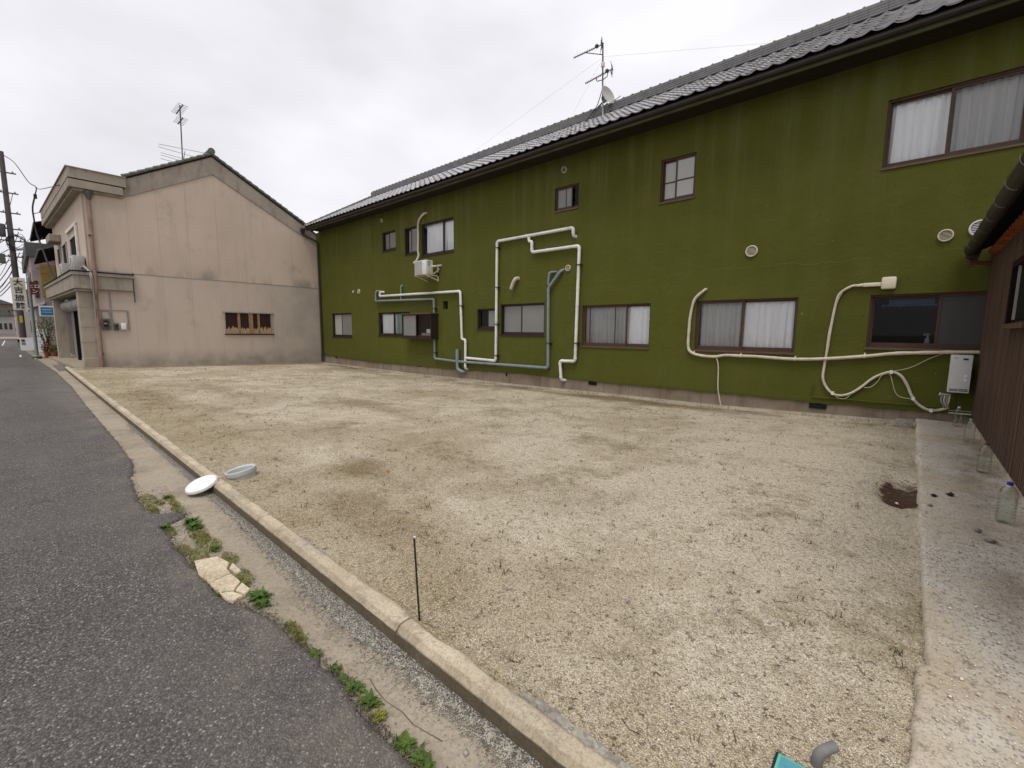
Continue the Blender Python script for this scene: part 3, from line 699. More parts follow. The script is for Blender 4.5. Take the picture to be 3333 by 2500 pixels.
w_ = window('h', .66, 'brown_aluminium', ('frosted', 'dark_glass'), front='L', muls=((-7.08,), ()))
w_ = window('i', .44, 'brown_aluminium', ('frosted_light', 'frosted_light'), front='R', rails=(4.80,))
w_ = window('j', .49, 'brown_aluminium', ('glass', 'screen_glass'), front='R', label='wide upper window with white curtains'); curtain(-.58, .2, 4.28, 5.27, YW+.165, w_, 'curtain', 6, .03, 1); curtain(.2, .95, 4.28, 5.27, YW+.165, w_, 'curtain', 7, .03, 2)
w_ = window('w5', .66, 'brown_aluminium', ('glass', 'glass'), front='L', muls=((-6.24, -5.52), ())); curtain(-6.4, -5.25, 1.18, 2.13, YW+.165, w_, 'curtain_grey', 9, .025, 4); curtain(-5.24, -4.6, 1.18, 2.13, YW+.165, w_, 'curtain', 5, .025, 6)
w_ = window('w6', .485, 'brown_aluminium', ('screen_glass', 'glass'), front='L'); curtain(-3.5, -2.65, 1.18, 2.14, YW+.165, w_, 'curtain', 8, .025, 7); curtain(-2.65, -1.7, 1.18, 2.14, YW+.165, w_, 'curtain', 7, .03, 8)
w_ = window('w7', .5, 'brown_aluminium', ('dark_glass', 'frosted_dark'), front='R', label='wide ground-floor window with dark room behind')
MB().box(-12.08, -11.82, YW+.15, YW+.16, 2.22, 2.49).build('hole_back', 'dark', house)
# bay window
bay = empty('window', (-13.2, YW-.2, 1.2)); bay.parent = house; bay.matrix_parent_inverse = house.matrix_world.inverted(); bay['label'] = 'brown box window projecting from the wall'
bx0, bx1, bz0, bz1, by = -14.04, -12.33, 1.24, 2.06, YW-.33
m_ = MB(); m_.box(bx0-.02, bx1+.02, by-.03, YW-.001, bz1, bz1+.035); m_.build('hood', 'bronze_sill', bay)
m_ = MB(); m_.box(bx0, bx1, by, YW-.001, bz0-.05, bz0); m_.box(bx0, bx0+.035, by, YW-.001, bz0, bz1-.002); m_.box(bx1-.035, bx1, by, YW-.001, bz0, bz1-.002); m_.build('frame', 'dark_aluminium', bay)
sash(bx0+.036, -13.17, bz0+.002, bz1-.004, by+.01, bay, 'dark_aluminium', 'frosted', .035, .028, .06); sash(-13.22, bx1-.036, bz0+.002, bz1-.004, by+.042, bay, 'dark_aluminium', 'glass', .035, .028, .07)
MB().box(bx0+.04, bx1-.04, YW-.01, YW-.003, bz0+.01, bz1-.01).build('back_panel', 'room', bay)
# things seen behind panes
def lathe_thing(name, prof, c_, mat, label, cat, n=12):
    return tag(MB().lathe(prof, c_, n).build(name, mat), label, cat)
lathe_thing('bowl', [(.03, 0), (.05, .01), (.13, .09), (.135, .1), (.12, .09)], (-13.55, by+.19, bz0+.08), 'cap_white', 'white bowl turned on the shelf inside the box window', 'bowl')
tag(MB().box(-13.95, -13.3, by+.08, by+.28, bz0+.002, bz0+.078).build('tray', 'curtain_grey', None, bevel=.008), 'pale tray under the white bowl inside the box window', 'tray')
tag(MB().box(-13.0, -12.45, by+.10, by+.28, bz0+.002, bz0+.16).build('carton', 'pinkgrey', None, bevel=.006), 'pale pink carton on the shelf inside the box window', 'carton')
tag(MB().box(-12.72, -12.42, by+.10, by+.26, bz0+.163, bz0+.30).build('packet', 'cap_white', None, bevel=.02), 'white packet on top of the pink carton in the box window', 'packet')
def spray(x, y, z, s, mat, label):
    o = thing('spray_bottle', (x, y, z), label, 'bottle')
    MB().lathe([(.03*s, 0), (.034*s, .01*s), (.034*s, .10*s), (.014*s, .15*s), (.013*s, .17*s)], (x, y, z), 12).build('body', 'cap_white', o)
    MB().box(x-.05*s, x+.02*s, y-.012*s, y+.012*s, z+.17*s, z+.20*s).build('trigger_head', mat, o, bevel=.003)
MB().box(-.57, 1.15, YW+.145, YW+.30, 1.26, 1.30).build('inner_sill', 'brown_aluminium', house)
spray(.18, YW+.2, 1.302, 1.1, 'cap_green', 'white spray bottle with green head inside the dark window by the water heater')
MB().box(-10.36, -9.52, YW+.145, YW+.30, 1.55, 1.585).build('inner_sill', 'dark_aluminium', house)
rk = thing('drying_rack', (-.2, YW+.45, 1.95), 'pale blue drying rack hanging inside the dark window', 'drying rack')
for yy_ in (YW+.32, YW+.52): MB().tube([(-.46, yy_, 2.0), (.26, yy_, 2.0)], .012, 7).build('bar', 'rack_blue', rk)
for i in range(10): MB().tube(catmull([(-.44+.075*i, YW+.32, 2.0), (-.43+.075*i, YW+.42, 1.95), (-.44+.075*i, YW+.52, 2.0)], 3), .008, 5).build('peg_arm', 'rack_blue', rk)
MB().box(-.36, .22, YW+.33, YW+.35, 2.02, 2.10).build('hanger_plate', 'rack_blue', rk)
tag(MB().box(-.10, .08, YW+.16, YW+.26, 1.301, 1.335).build('dish', 'cap_white', None, False, .01), 'small white dish beside the spray bottle in the dark window', 'dish')
spray(-10.02, YW+.2, 1.587, 1.2, 'cap_white', 'white spray bottle behind the small window left of the tall white pipe')
lathe_thing('jar', [(.05, 0), (.055, .01), (.055, .14), (.035, .17), (.035, .2)], (-9.85, YW+.21, 1.587), 'cap_white', 'white jar beside the spray bottle behind the small window', 'jar')
# round wall vents
def vent(x, z, rad, slats=6, mat='cream_plastic'):
    o = empty('vent', (x, YW, z)); o.parent = house; o.matrix_parent_inverse = house.matrix_world.inverted()
    MB().lathe([(rad*.80, 0), (rad*.80, -.03), (rad*.86, -.04), (rad*.97, -.035), (rad, -.02), (rad, 0)], (x, YW, z), 24, 'y', False).build('rim', mat, o)
    MB().lathe([(rad*.82, -.004), (.001, -.004)], (x, YW, z), 20, 'y', False).build('opening', 'dark', o)
    m_ = MB()
    for i in range(slats):
        zz_ = -rad*.8+rad*1.6*(i+.5)/slats; hw = math.sqrt(max(0, (rad*.8)**2-zz_*zz_)); hh = rad*.8/slats*.62
        m_.add([(x-hw, YW-.030, z+zz_-hh), (x+hw, YW-.030, z+zz_-hh), (x+hw, YW-.012, z+zz_+hh), (x-hw, YW-.012, z+zz_+hh), (x-hw, YW-.026, z+zz_-hh), (x+hw, YW-.026, z+zz_-hh), (x+hw, YW-.008, z+zz_+hh), (x-hw, YW-.008, z+zz_+hh)], [(0, 1, 2, 3), (7, 6, 5, 4), (0, 4, 5, 1), (3, 2, 6, 7)])
    m_.build('louvre', mat, o)
for a in ((-15.72, 5.706, .072, 5), (-18.06, 3.107, .055, 4), (-17.59, 3.096, .095, 6), (-6.911, 3.156, .082, 6), (-7.11, 5.666, .08, 6), (-2.523, 3.112, .112, 8), (.244, 3.05, .095, 8)): vent(*a)
vent(.613, 3.109, .125, 8, 'ac_white')
# roof
roof = empty('roof', (-8, 12.8, 6)); roof.parent = house; roof.matrix_parent_inverse = house.matrix_world.inverted()
RX0, RX1 = -21.0, 6.3; EY, EZ, SL = 9.2, 6.10, .605; RY = 11.5; RZ = EZ+SL*(RY-EY); RUN = RY-EY; HXE = RX0+RUN*.93
m_ = MB(); za, zb2 = EZ-.02, RZ-.02
m_.add([(RX0+.03, EY+.03, za), (RX1, EY+.03, za), (RX1, 2*RY-EY, za), (RX0+.03, 2*RY-EY, za), (HXE, RY, zb2), (RX1, RY, zb2), (RX0+.03, EY+.03, za-.09), (RX1, EY+.03, za-.09), (RX1, 2*RY-EY, za-.09), (RX0+.03, 2*RY-EY, za-.09)],
       [(0, 1, 5, 4), (2, 3, 4, 5), (3, 0, 4), (1, 2, 5), (6, 7, 1, 0), (7, 8, 2, 1), (8, 9, 3, 2), (9, 6, 0, 3), (9, 8, 7, 6)]); m_.build('roof_deck', 'soffit', roof)
m_ = MB(); m_.box(RX0+.05, RX1-.05, EY+.075, EY+.105, 5.92, 6.045); m_.build('fascia', 'fascia', roof)
gp = [(.055*math.cos(a), .055*math.sin(a)) for a in [math.pi*(1+i/8) for i in range(9)]]
prof = [(EY+.03+a*1.1, 6.03+b*1.1) for a, b in gp] + [(EY+.03+a*.95, 6.03+b*.95) for a, b in gp[::-1]]
MB().prism(prof, RX0-.05, RX1).build('gutter', 'gutter_metal', roof)
TW, TE = .265, .232
UU = [0, .12, .25, .38, .5, .62, .72, .82, .92, 1.0]; HH = [.010, -.002, -.008, -.010, -.008, .0, .012, .024, .025, .010]
def tile_local():
    P = []; F = []; n = len(UU)
    for v, dz in ((0, .036), (TE+.05, .004)):
        for u, h_ in zip(UU, HH): P.append((u*TW, v, h_+dz))
    for u, h_ in zip(UU, HH): P.append((u*TW, -.002, h_+.036-.017))
    for i in range(n-1): F += [(i, i+1, n+i+1, n+i), (2*n+i, 2*n+i+1, i+1, i)]
    return P, F
TP, TF = tile_local()
ca, sa = math.cos(math.atan(SL)), math.sin(math.atan(SL))
tm = bpy.data.meshes.new('roof_tile'); tm.from_pydata(TP, [], TF); tm.materials.append(MAT['tile']); tm.polygons.foreach_set('use_smooth', [True]*len(tm.polygons)); tm.set_sharp_from_angle(angle=R(45))
rows = int((RUN/ca)/TE)+1; cols = int((RX1-RX0)/TW)
spots = []
for c_ in range(cols):
    for q_ in range(rows):
        v = -.01+q_*TE; x_ = RX0+.01+c_*TW
        if x_+TW*.6 < RX0+v*ca: continue
        spots.append((x_, EY+v*ca, EZ+v*sa, c_, q_))
vis = [s_ for s_ in spots if s_[0] < 1.0]
vis.sort(key=lambda s_: (s_[0])**2+(s_[1])**2*.6)
near_set = set((s_[3], s_[4]) for s_ in vis[:290])
rotx = math.atan(SL); SV = []; SF = []
for s_ in spots:
    jx, jz, jr = rnd.uniform(-.004, .004), rnd.uniform(-.003, .004), rnd.uniform(-.012, .012)
    if (s_[3], s_[4]) in near_set:
        o = bpy.data.objects.new('roof_tile', tm); COL.objects.link(o); o.parent = roof; o.matrix_parent_inverse = roof.matrix_world.inverted()
        o.location = (s_[0]+jx, s_[1], s_[2]+jz); o.rotation_euler = (rotx+jr, 0, 0)
    else:
        b = len(SV); cr_, sr_ = math.cos(rotx+jr), math.sin(rotx+jr)
        SV += [(s_[0]+jx+p[0], s_[1]+p[1]*cr_-p[2]*sr_, s_[2]+jz+p[1]*sr_+p[2]*cr_) for p in TP]; SF += [tuple(i+b for i in fc) for fc in TF]
o = quad_mesh('roof_tiles', SV, SF, 'tile', roof, True); o.data.set_sharp_from_angle(angle=R(45)); o['kind'] = 'stuff'
# plain hidden slopes
MB().add([(HXE, RY, RZ+.03), (RX1, RY, RZ+.03), (RX1, 2*RY-EY, EZ+.03), (RX0, 2*RY-EY, EZ+.03)], [(0, 1, 2, 3)]).build('back_slope', 'tile', roof, normals=False)
MB().add([(RX0, EY, EZ+.03), (HXE, RY, RZ+.03), (RX0, 2*RY-EY, EZ+.03)], [(0, 1, 2)]).build('hip_slope', 'tile', roof, normals=False)
# ridge: stacked flat tiles and round caps
ridge = roof
for k in range(4):
    m_ = MB(); wd = .15-.012*k; z0 = RZ-.01+.054*k; x = HXE
    while x < RX1:
        ln = .30; m_.box(x, min(x+ln-.004, RX1), RY-wd, RY+wd, z0, z0+.040); x += ln
    m_.build('ridge_course', 'ridgetile', ridge)
    MB().box(HXE+.04, RX1-.02, RY-wd+.03, RY+wd-.03, z0+.040, z0+.054).build('ridge_mortar', 'dark', ridge)
cap = None; x = HXE; rz = RZ+.204
while x < RX1:
    if cap is None:
        m_ = MB(); P = []; n_ = 9
        for v, rr in ((0, .084), (.035, .090), (.04, .072), (.255, .068)):
            for i in range(n_):
                a = math.pi*i/(n_-1); P.append((v, -rr*math.cos(a), rr*math.sin(a)*.95))
        F = [(j*n_+i, j*n_+i+1, (j+1)*n_+i+1, (j+1)*n_+i) for j in range(3) for i in range(n_-1)] + [tuple(range(n_))[::-1]]
        m_.add(P, F); cap = m_.build('ridge_tile', 'mosstile', ridge, True); o = cap
    else: o = link_copy(cap, 'ridge_tile', ridge)
    o.matrix_parent_inverse = roof.matrix_world.inverted(); o.location = (x, RY, rz); x += .255
MB().lathe([(.001, -.07), (.11, -.07), (.13, -.03), (.13, .03), (.10, .05)], (HXE-.02, RY, RZ+.14), 14, 'x').build('ridge_end', 'mosstile', ridge)
# hip tiles down to the left corner
hp0, hp1 = Vector((RX0+.03, EY+.03, EZ+.06)), Vector((HXE, RY, RZ+.06)); nh = 13
for i in range(nh):
    a, b = hp0.lerp(hp1, i/nh), hp0.lerp(hp1, min(1, (i+1.1)/nh)); MB().tube([a, b], [.075, .062], 8).build('hip_tile', 'mosstile', roof)
# corner downpipe between the two houses
dp = thing('downpipe', (-20.95, 9.8, 0), 'black downpipe in the corner between beige wall and green house', 'pipe')
MB().tube(rounded([(-21.2, EY+.0, 6.0), (-21.2, EY+.02, 5.80), (-21.02, 9.80, 5.52), (-21.02, 9.82, -.05)], .08), .042, 10).build('pipe', 'gutter_metal', dp)
MB().box(-21.26, -21.14, EY-.06, EY+.1, 5.9, 6.06).build('outlet', 'gutter_metal', dp)

# ================================================================== PIPES AND HOSES ON THE WALL
def pipe_run(name, label, mat, path, rad=.04, elbows=True, clamps=(), joints=(), group=None, seg=10):
    o = thing(name, path[0], label, 'pipe', group)
    p = rounded(path, rad*1.7); MB().tube(p, rad, seg).build('pipe', mat, o)
    P = [Vector(q) for q in path]
    for i in range(1, len(P)-1):
        if not elbows: break
        for a, b in ((P[i], P[i-1]), (P[i], P[i+1])):
            d_ = (b-a)
            if d_.length > rad*5:
                d_.normalize(); MB().tube([a+d_*rad*1.5, a+d_*rad*2.6], rad*1.13, seg).build('coupling', mat, o)
    for i, tt in joints:
        a, b = P[i], P[i+1]; c_ = a+(b-a)*tt; d_ = (b-a).normalized(); MB().tube([c_-d_*rad*.9, c_+d_*rad*.9], rad*1.1, seg).build('coupling', mat, o)
    for (x, z) in clamps:
        m_ = MB(); m_.box(x-rad*1.25, x+rad*1.9, YW-.09-rad, YW-.002, z-.012, z+.012); m_.build('clamp', 'gutter_metal', o)
    return o
Y1 = 9.82; wy = YW+.05
pipe_run('white_drainpipe', 'white pipe stepping from left of the boxed window down to the grey stub', 'white_pvc',
    [(-15.65, wy, 2.98), (-15.86, Y1, 2.98), (-15.88, Y1, 2.82), (-11.09, Y1, 2.77), (-11.02, Y1, 1.21), (-10.85, Y1, 1.21), (-10.855, Y1, .26), (-10.845, wy, .24)], .042, clamps=((-11.06, 2.3),), joints=((2, .2), (2, .72), (3, .45)))
pipe_run('white_drainpipe', 'tall white pipe rising from the grey stub over the small round vent', 'white_pvc',
    [(-10.81, Y1, .61), (-9.47, Y1, .585), (-9.44, Y1, 4.14), (-6.73, Y1, 4.15), (-6.725, Y1, 3.94), (-6.68, wy, 3.93)], .042, clamps=((-9.455, 2.8), (-9.46, 1.7), (-9.465, .75), (-9.44, 3.95)), joints=((1, .35), (1, .62), (2, .42)))
pipe_run('white_drainpipe', 'white pipe hooked under the upper run and ending low left of the curtained window', 'white_pvc',
    [(-8.21, Y1-.002, 4.10), (-8.205, Y1, 3.985), (-8.10, Y1, 3.975), (-8.10, Y1, 3.68), (-6.53, Y1, 3.675), (-6.57, Y1, .72), (-7.06, Y1, .71), (-7.005, Y1, .19), (-6.93, wy, .185)], .042, clamps=((-6.545, 3.2), (-6.56, 1.2)), joints=((4, .36), (4, .5), (3, .35)))
pipe_run('grey_drainpipe', 'thin grey pipe running left beside the white one above the boxed window', 'grey_pvc',
    [(-15.89, wy, 3.03), (-16.14, Y1-.01, 3.03), (-16.16, Y1-.01, 2.64), (-12.45, Y1-.01, 2.57), (-12.44, Y1-.01, .515), (-11.29, Y1-.01, .475)], .04, clamps=((-12.44, 2.25), (-12.44, .72)), joints=((2, .4), (2, .53), (3, .06)))
pipe_run('grey_drainpipe', 'short grey pipe dropping from the wall behind the white run', 'grey_pvc', [(-14.41, wy, 3.16), (-14.44, Y1+.02, 3.14), (-14.45, Y1+.02, 2.62)], .032)
pipe_run('grey_drainpipe', 'grey pipe climbing beside the frosted window and forking near the round vent', 'grey_pvc',
    [(-11.17, Y1-.01, .475), (-7.45, Y1-.01, .49), (-7.49, Y1-.01, 2.67), (-7.10, Y1, 3.09), (-7.05, wy, 3.14)], .043, clamps=((-7.46, 1.18),), joints=((0, .3), (0, .82), (1, .97)))
pipe_run('grey_drainpipe', 'short grey branch above the forked grey pipe', 'grey_pvc', [(-7.50, Y1-.01, 2.76), (-7.47, Y1-.01, 3.08), (-7.24, wy, 3.10)], .03)
o = thing('grey_pipe_stub', (-11.23, Y1, .2), 'thick upright grey pipe stub joining the grey runs near the ground', 'pipe')
MB().tube([(-11.225, Y1-.02, .88), (-11.225, Y1-.02, .50)], .062, 12).build('upper_pipe', 'grey_pvc', o)
MB().tube(rounded([(-11.225, Y1-.02, .50), (-11.225, Y1-.02, .21), (-11.00, Y1+.0, .14), (-10.98, wy, .13)], .12), .056, 12).build('elbow', 'grey_pvc', o)
tag(MB().tube(catmull([(-8.64, wy, 3.01), (-8.68, Y1, 3.0), (-8.75, Y1-.03, 2.9), (-8.84, Y1-.03, 2.71)], 10), [.05+.004*(i % 2) for i in range(31)], 10).build('vent_hose', 'cream_hose'), 'short corrugated cream hose poking from the wall over the frosted window', 'hose')
# hoses at right
def hose(name, pts, rad, label, mat='cream_hose', wob=.0, y=9.86, n=6):
    P = catmull([(x, y if len(p_) < 3 else p_[2], z) for p_ in pts for x, z in [p_[:2]]], n)
    rs = [rad*(1+wob*fnoise(i*.35, rad*100)) for i in range(len(P))]
    return tag(MB().tube(P, rs, 8).build(name, mat), label, 'hose')
Fp = [(-3.36, 2.42, 9.93), (-3.38, 2.39), (-3.57, 2.20), (-3.64, 1.85), (-3.65, 1.62), (-3.65, 1.21), (-3.57, 1.07), (-3.35, 1.01), (-3.08, 1.00), (-2.87, 1.04), (-2.58, 1.04), (-2.28, 1.04), (-2.07, 1.03), (-1.63, 1.02), (-1.16, 1.05), (-.60, 1.12), (-.23, 1.18), (.15, 1.21), (.45, 1.23), (.78, 1.24)]
hz = thing('wrapped_hose', (-3.4, 9.86, 1.0), 'long cream wrapped hose running under the curtained window to the shed', 'hose')
P = catmull([(p[0], p[2] if len(p) > 2 else 9.852, p[1]) for p in Fp], 7)
MB().tube(P, [.030*(1+.22*fnoise(i*.33, 3)) for i in range(len(P))], 10).build('hose', 'cream_hose', hz)
for x, z in ((-3.52, 1.05), (-2.58, 1.04), (-1.63, 1.02), (-.60, 1.12)):
    MB().tube([(x-.012, 9.852, z), (x+.012, 9.852, z)], .036, 10).box(x-.01, x+.01, 9.87, 9.899, z+.02, z+.06).build('clip', 'cream_plastic', hz, False)
hose('drain_hose', [(-3.05, .99), (-3.0, .80), (-2.98, .35), (-2.93, .10), (-2.90, -.02)], .013, 'thin cream hose dropping from the wrapped hose to the ground')
bo = thing('cable_cover_box', (-.38, 9.86, 2.25), 'cream plastic cover box above the dark window', 'cover box')
MB().box(-.475, -.28, 9.80, 9.898, 2.255, 2.455).build('box', 'cream_plastic', bo, True, .025)
MB().box(-.72, -.47, 9.835, 9.898, 2.31, 2.375).build('duct', 'cream_plastic', bo, True, .012)
MB().tube([(-.72, 9.86, 2.343), (-.80, 9.86, 2.338)], [.03, .022], 10).build('reducer', 'cream_plastic', bo)
Gp = [(-.78, 2.34), (-.88, 2.33), (-1.02, 2.23), (-1.07, 2.09), (-1.11, 1.73), (-1.14, 1.26), (-1.16, .96, 9.885), (-1.17, .72), (-1.12, .56), (-1.01, .43), (-.88, .40), (-.73, .46), (-.60, .58), (-.47, .73), (-.35, .82), (-.22, .87), (-.10, .82), (-.01, .68), (.09, .45), (.20, .33), (.32, .28), (.44, .31), (.51, .36, 9.78)]
gh = thing('looped_hose', (-1, 9.86, .4), 'cream hose looping down from the cover box to the water heater', 'hose')
P = catmull([(p[0], p[2] if len(p) > 2 else 9.868, p[1]) for p in Gp], 6); MB().tube(P, .022, 9).build('hose', 'cream_hose', gh)
for pts in ([(-1.01, .43), (-.91, .35), (-.80, .36), (-.71, .48)], [(-.56, .57), (-.46, .60), (-.38, .71), (-.34, .80), (-.24, .83), (-.19, .68), (-.14, .53), (-.07, .46), (.08, .44)], [(-.21, .88), (.01, .96), (.23, 1.12), (.38, 1.20)], [(-1.0, 2.22), (-1.06, 2.05), (-1.14, 1.6), (-1.16, 1.26)]):
    MB().tube(catmull([(x, 9.862, z) for x, z in pts], 6), .005, 6).build('thin_cable', 'cream_hose', gh)
for x, z in ((-1.0, .43), (-.22, .87), (.09, .45), (.32, .28)): MB().box(x-.02, x+.02, 9.842, 9.899, z-.028, z+.028).build('tape', 'cap_white', gh)
tag(MB().tube(rounded([(-1.32, YW+.01, .57), (-1.32, 9.875, .57), (-1.31, 9.875, .33), (.60, 9.875, .345)], .03), .011, 8).build('gas_pipe', 'green'), 'thin green painted pipe low on the green wall', 'pipe')
wh = thing('water_heater', (.58, 9.7, .6), 'cream wall-mounted water heater in the corner by the shed', 'water heater')
MB().box(.465, .705, 9.62, 9.76, .62, 1.20).build('casing', 'ac_white', wh, True, .008)
MB().box(.48, .69, 9.76, 9.90, .70, 1.12).build('mounting', 'dark', wh)
m_ = MB()
for k in range(2):
    for a, b in ((.485, .58), (.592, .688)): m_.box(a, b, 9.615, 9.6195, .645+.022*k, .655+.022*k)
m_.build('slot', 'dark', wh)
MB().box(.60, .655, 9.614, 9.6195, 1.125, 1.15).build('outlet_slot', 'gutter_metal', wh); MB().box(.50, .54, 9.615, 9.6195, 1.15, 1.156).build('name_strip', 'sign_red', wh)
MB().box(.635, .665, 9.615, 9.6195, .80, .90).build('sticker', 'sign_palewhite', wh); MB().box(.64, .655, 9.612, 9.6148, .845, .86).build('sticker_mark', 'sign_blue', wh)
MB().tube([(.40, 9.72, .57), (.52, 9.72, .565)], .02, 8).build('valve', 'steel', wh); MB().tube([(.385, 9.72, .573), (.40, 9.72, .57)], .024, 8).build('knob', 'cap_white', wh)
for i, (xa, xb) in enumerate(((.42, .45), (.455, .475), (.485, .50), (.51, .50))):
    MB().tube(catmull([(xa, 9.72, .56), (xa-.005, 9.71, .47), (xb, 9.73, .40), (xb+.02, 9.80, .35)], 5), .011, 7).build('feed_pipe', 'cream_hose' if i % 2 else 'conduit', wh)
MB().tube([(.52, 9.84, .27), (.80, 9.84, .275)], .013, 8).build('feed_pipe', 'cream_hose', wh); MB().tube([(.52, 9.86, .31), (.80, 9.86, .315)], .009, 8).build('feed_pipe', 'conduit', wh)
MB().tube([(.585, 9.70, .62), (.585, 9.70, .30)], .004, 6).build('cord', 'cable', wh)
# air conditioner
ac = thing('air_conditioner', (-12.6, 9.6, 3.36), 'white outdoor air conditioner unit on wall brackets', 'air conditioner')
ax0, ax1, ay0, ay1, az0, az1 = -12.92, -12.27, 9.36, 9.64, 3.365, 3.835
MB().box(ax0, ax1, ay0, ay1, az0, az1).build('casing', 'ac_white', ac, True, .012)
MB().box(ax0+.02, -12.50, ay0-.006, ay0-.001, az0+.03, az1-.02).build('grille', 'ac_grille', ac)
m_ = MB()
for i in range(14): zz_ = az0+.05+i*.028; m_.box(ax0+.025, -12.505, ay0-.012, ay0-.0065, zz_, zz_+.008)
m_.build('grille_bars', 'ac_white', ac)
MB().box(ax1+.001, ax1+.005, ay0+.06, ay0+.20, az1-.075, az1-.05).build('handle_slot', 'gutter_metal', ac)
MB().box(ax1+.001, ax1+.004, ay0+.07, ay0+.16, az1-.2, az1-.1).build('rating_plate', 'ac_grille', ac)
MB().box(-12.45, -12.38, ay0-.004, ay0-.001, az1-.14, az1-.12).build('badge', 'ac_grille', ac)
for xx in (ax0+.06, ax1-.03):
    m_ = MB(); m_.bar((xx, ay0-.02, az0-.02), (xx, YW, az0-.02), .03); m_.bar((xx, YW-.02, az0-.04), (xx, YW-.02, az0+.36), .03); m_.bar((xx, ay0+.05, az0-.04), (xx, YW-.03, az0-.17), .025); m_.build('bracket', 'cream_plastic', ac)
m_ = MB(); m_.bar((ax1+.02, ay1+.0, az0+.02), (ax1+.02, YW, az0+.22), .025); m_.bar((ax1-.03, YW-.02, az0-.2), (ax1-.03, YW-.02, az0+.1), .03); m_.build('brace', 'cream_plastic', ac)
MB().tube(rounded([(ax1-.02, ay1-.05, az0+.27), (ax1+.06, ay1+.05, az0+.28), (ax1+.12, YW+.03, az0+.33)], .04), .035, 9).build('pipe_cover', 'cream_hose', ac)
hose('duct_hose', [(-13.30, 3.83, 9.6), (-13.30, 3.96, 9.74), (-13.33, 4.14), (-13.36, 4.30), (-13.335, 4.75), (-13.33, 5.19), (-13.23, 5.38), (-12.98, 5.51), (-12.90, 5.54, 9.93)], .036, 'cream hose rising from the air conditioner past two upper windows', wob=.2, y=9.845)
# concrete block by the plinth
tag(MB().box(-.10, .12, 9.42, 9.60, .0, .14).build('concrete_block', 'mortar', None, True, .008), 'grey concrete block lying at the end of the plinth', 'block')

# ================================================================== BEIGE HOUSE
bh = thing('beige_house', (-25, 5, 0), 'beige rendered house with plain gable wall facing the gravel lot', 'house')
YJ = [1.94, 3.05, 3.92, 4.83, 5.82, 6.80, 7.73, 8.72, 9.897]
APEX = (5.80, 8.26)
def roofz(y): return lerp_tab([(1.6, 5.55), (APEX[0], APEX[1]), (9.87, 5.92)], y) if y > 3.0 else 6.70
def bandz(y): return lerp_tab([(1.6, 5.35), (3.0, 6.08), (5.80, 7.57), (9.87, 5.41)], y)
WY0, WY1, WZ0, WZ1 = 5.88, 7.73, 1.28, 2.16
def panel(y0, y1, zb, zt0, zt1, dep=0.0, ztm=None):
    g = .0028
    pts = [(y0+g, zb), (y1-g, zb), (y1-g, zt1)] + ([ztm] if ztm else []) + [(y0+g, zt0)]
    m_ = MB(); m_.prism(pts, XB-.02+dep, XB+dep); return m_.build('wall_panel', 'beige', bh)
MB().prism([(1.94, 0), (9.87, 0), (9.87, 5.9), (APEX[0], APEX[1]-.05), (3.0, 6.4), (1.94, 6.4)], XB-.25, XB-.004).build('wall', 'trim', bh)
for a, b in zip(YJ, YJ[1:]):
    # upper panels
    za, zb_ = bandz(a), bandz(b)
    ztm = (APEX[0], bandz(APEX[0])) if a < APEX[0] < b else None
    if a < 3: panel(a, b, 3.445, 6.30, 6.30)
    else: panel(a, b, 3.445, za, zb_, 0, ztm)
    if b <= WY0 or a >= WY1: panel(a, b, .0, 3.425, 3.425)
    else:
        a0, b0 = max(a, WY0), min(b, WY1)
        panel(a, b, WZ1, 3.425, 3.425); panel(a, b, 0., WZ0, WZ0)
        if a < WY0: panel(a, WY0+.004, WZ0-.004, WZ1+.004, WZ1+.004)
        if b > WY1: panel(WY1-.004, b, WZ0-.004, WZ1+.004, WZ1+.004)
MB().box(XB-.03, XB+.012, 3.05, 9.87, 3.427, 3.443).build('drip_mould', 'trim', bh)
# sloping band under the roof, slightly proud
MB().prism([(3.0, bandz(3.0)-.002), (APEX[0], bandz(APEX[0])), (9.87, bandz(9.87)), (9.87, 5.92), (APEX[0], APEX[1]), (3.0, 6.72)], XB-.05, XB+.035).build('barge_band', 'barge', bh)
MB().prism([(3.0, 6.69), (APEX[0], APEX[1]-.045), (9.87, 5.88), (9.87, 5.93), (APEX[0], APEX[1]+.012), (3.0, 6.735)], XB-.04, XB+.055).build('barge_moulding', 'barge', bh)
# boarded window
bw = empty('boarded_window', (XB, 6.8, 1.3)); bw.parent = bh; bw.matrix_parent_inverse = bh.matrix_world.inverted(); bw['label'] = 'window boarded over with dark peeling planks'
MB().box(XB-.02, XB+.05, WY0-.05, WY1+.06, WZ1-.01, WZ1+.035).build('head', 'conduit', bw); MB().box(XB-.02, XB+.05, WY0-.03, WY1+.05, WZ0-.045, WZ0-.01).build('sill', 'dark', bw)
MB().box(XB-.03, XB+.035, WY0-.01, WY0+.03, WZ0-.01, WZ1-.01).build('jamb', 'conduit', bw); MB().box(XB-.03, XB+.035, WY1-.03, WY1+.01, WZ0-.01, WZ1-.01).build('jamb', 'conduit', bw)
yb = WY0+.035
for wd in (.17, .30, .30, .36, .16, .26, .20):
    y1 = min(yb+wd, WY1-.032); MB().box(XB-.003, XB+.010+rnd.uniform(-.003, .003), yb+.003, y1-.003, WZ0, WZ1-.012).build('plank', 'peel', bw); yb = y1
for ya, wd in ((6.36, .10), (6.79, .05), (6.85, .10), (7.13, .09)):
    MB().box(XB+.014, XB+.028, ya, ya+wd, WZ0+.01, WZ1-.014).build('batten', 'bare_wood', bw)
# skirting plinth of wall
MB().box(XB-.02, XB+.014, 2.05, 9.87, -.2, .36).build('skirting', 'beige', bh)
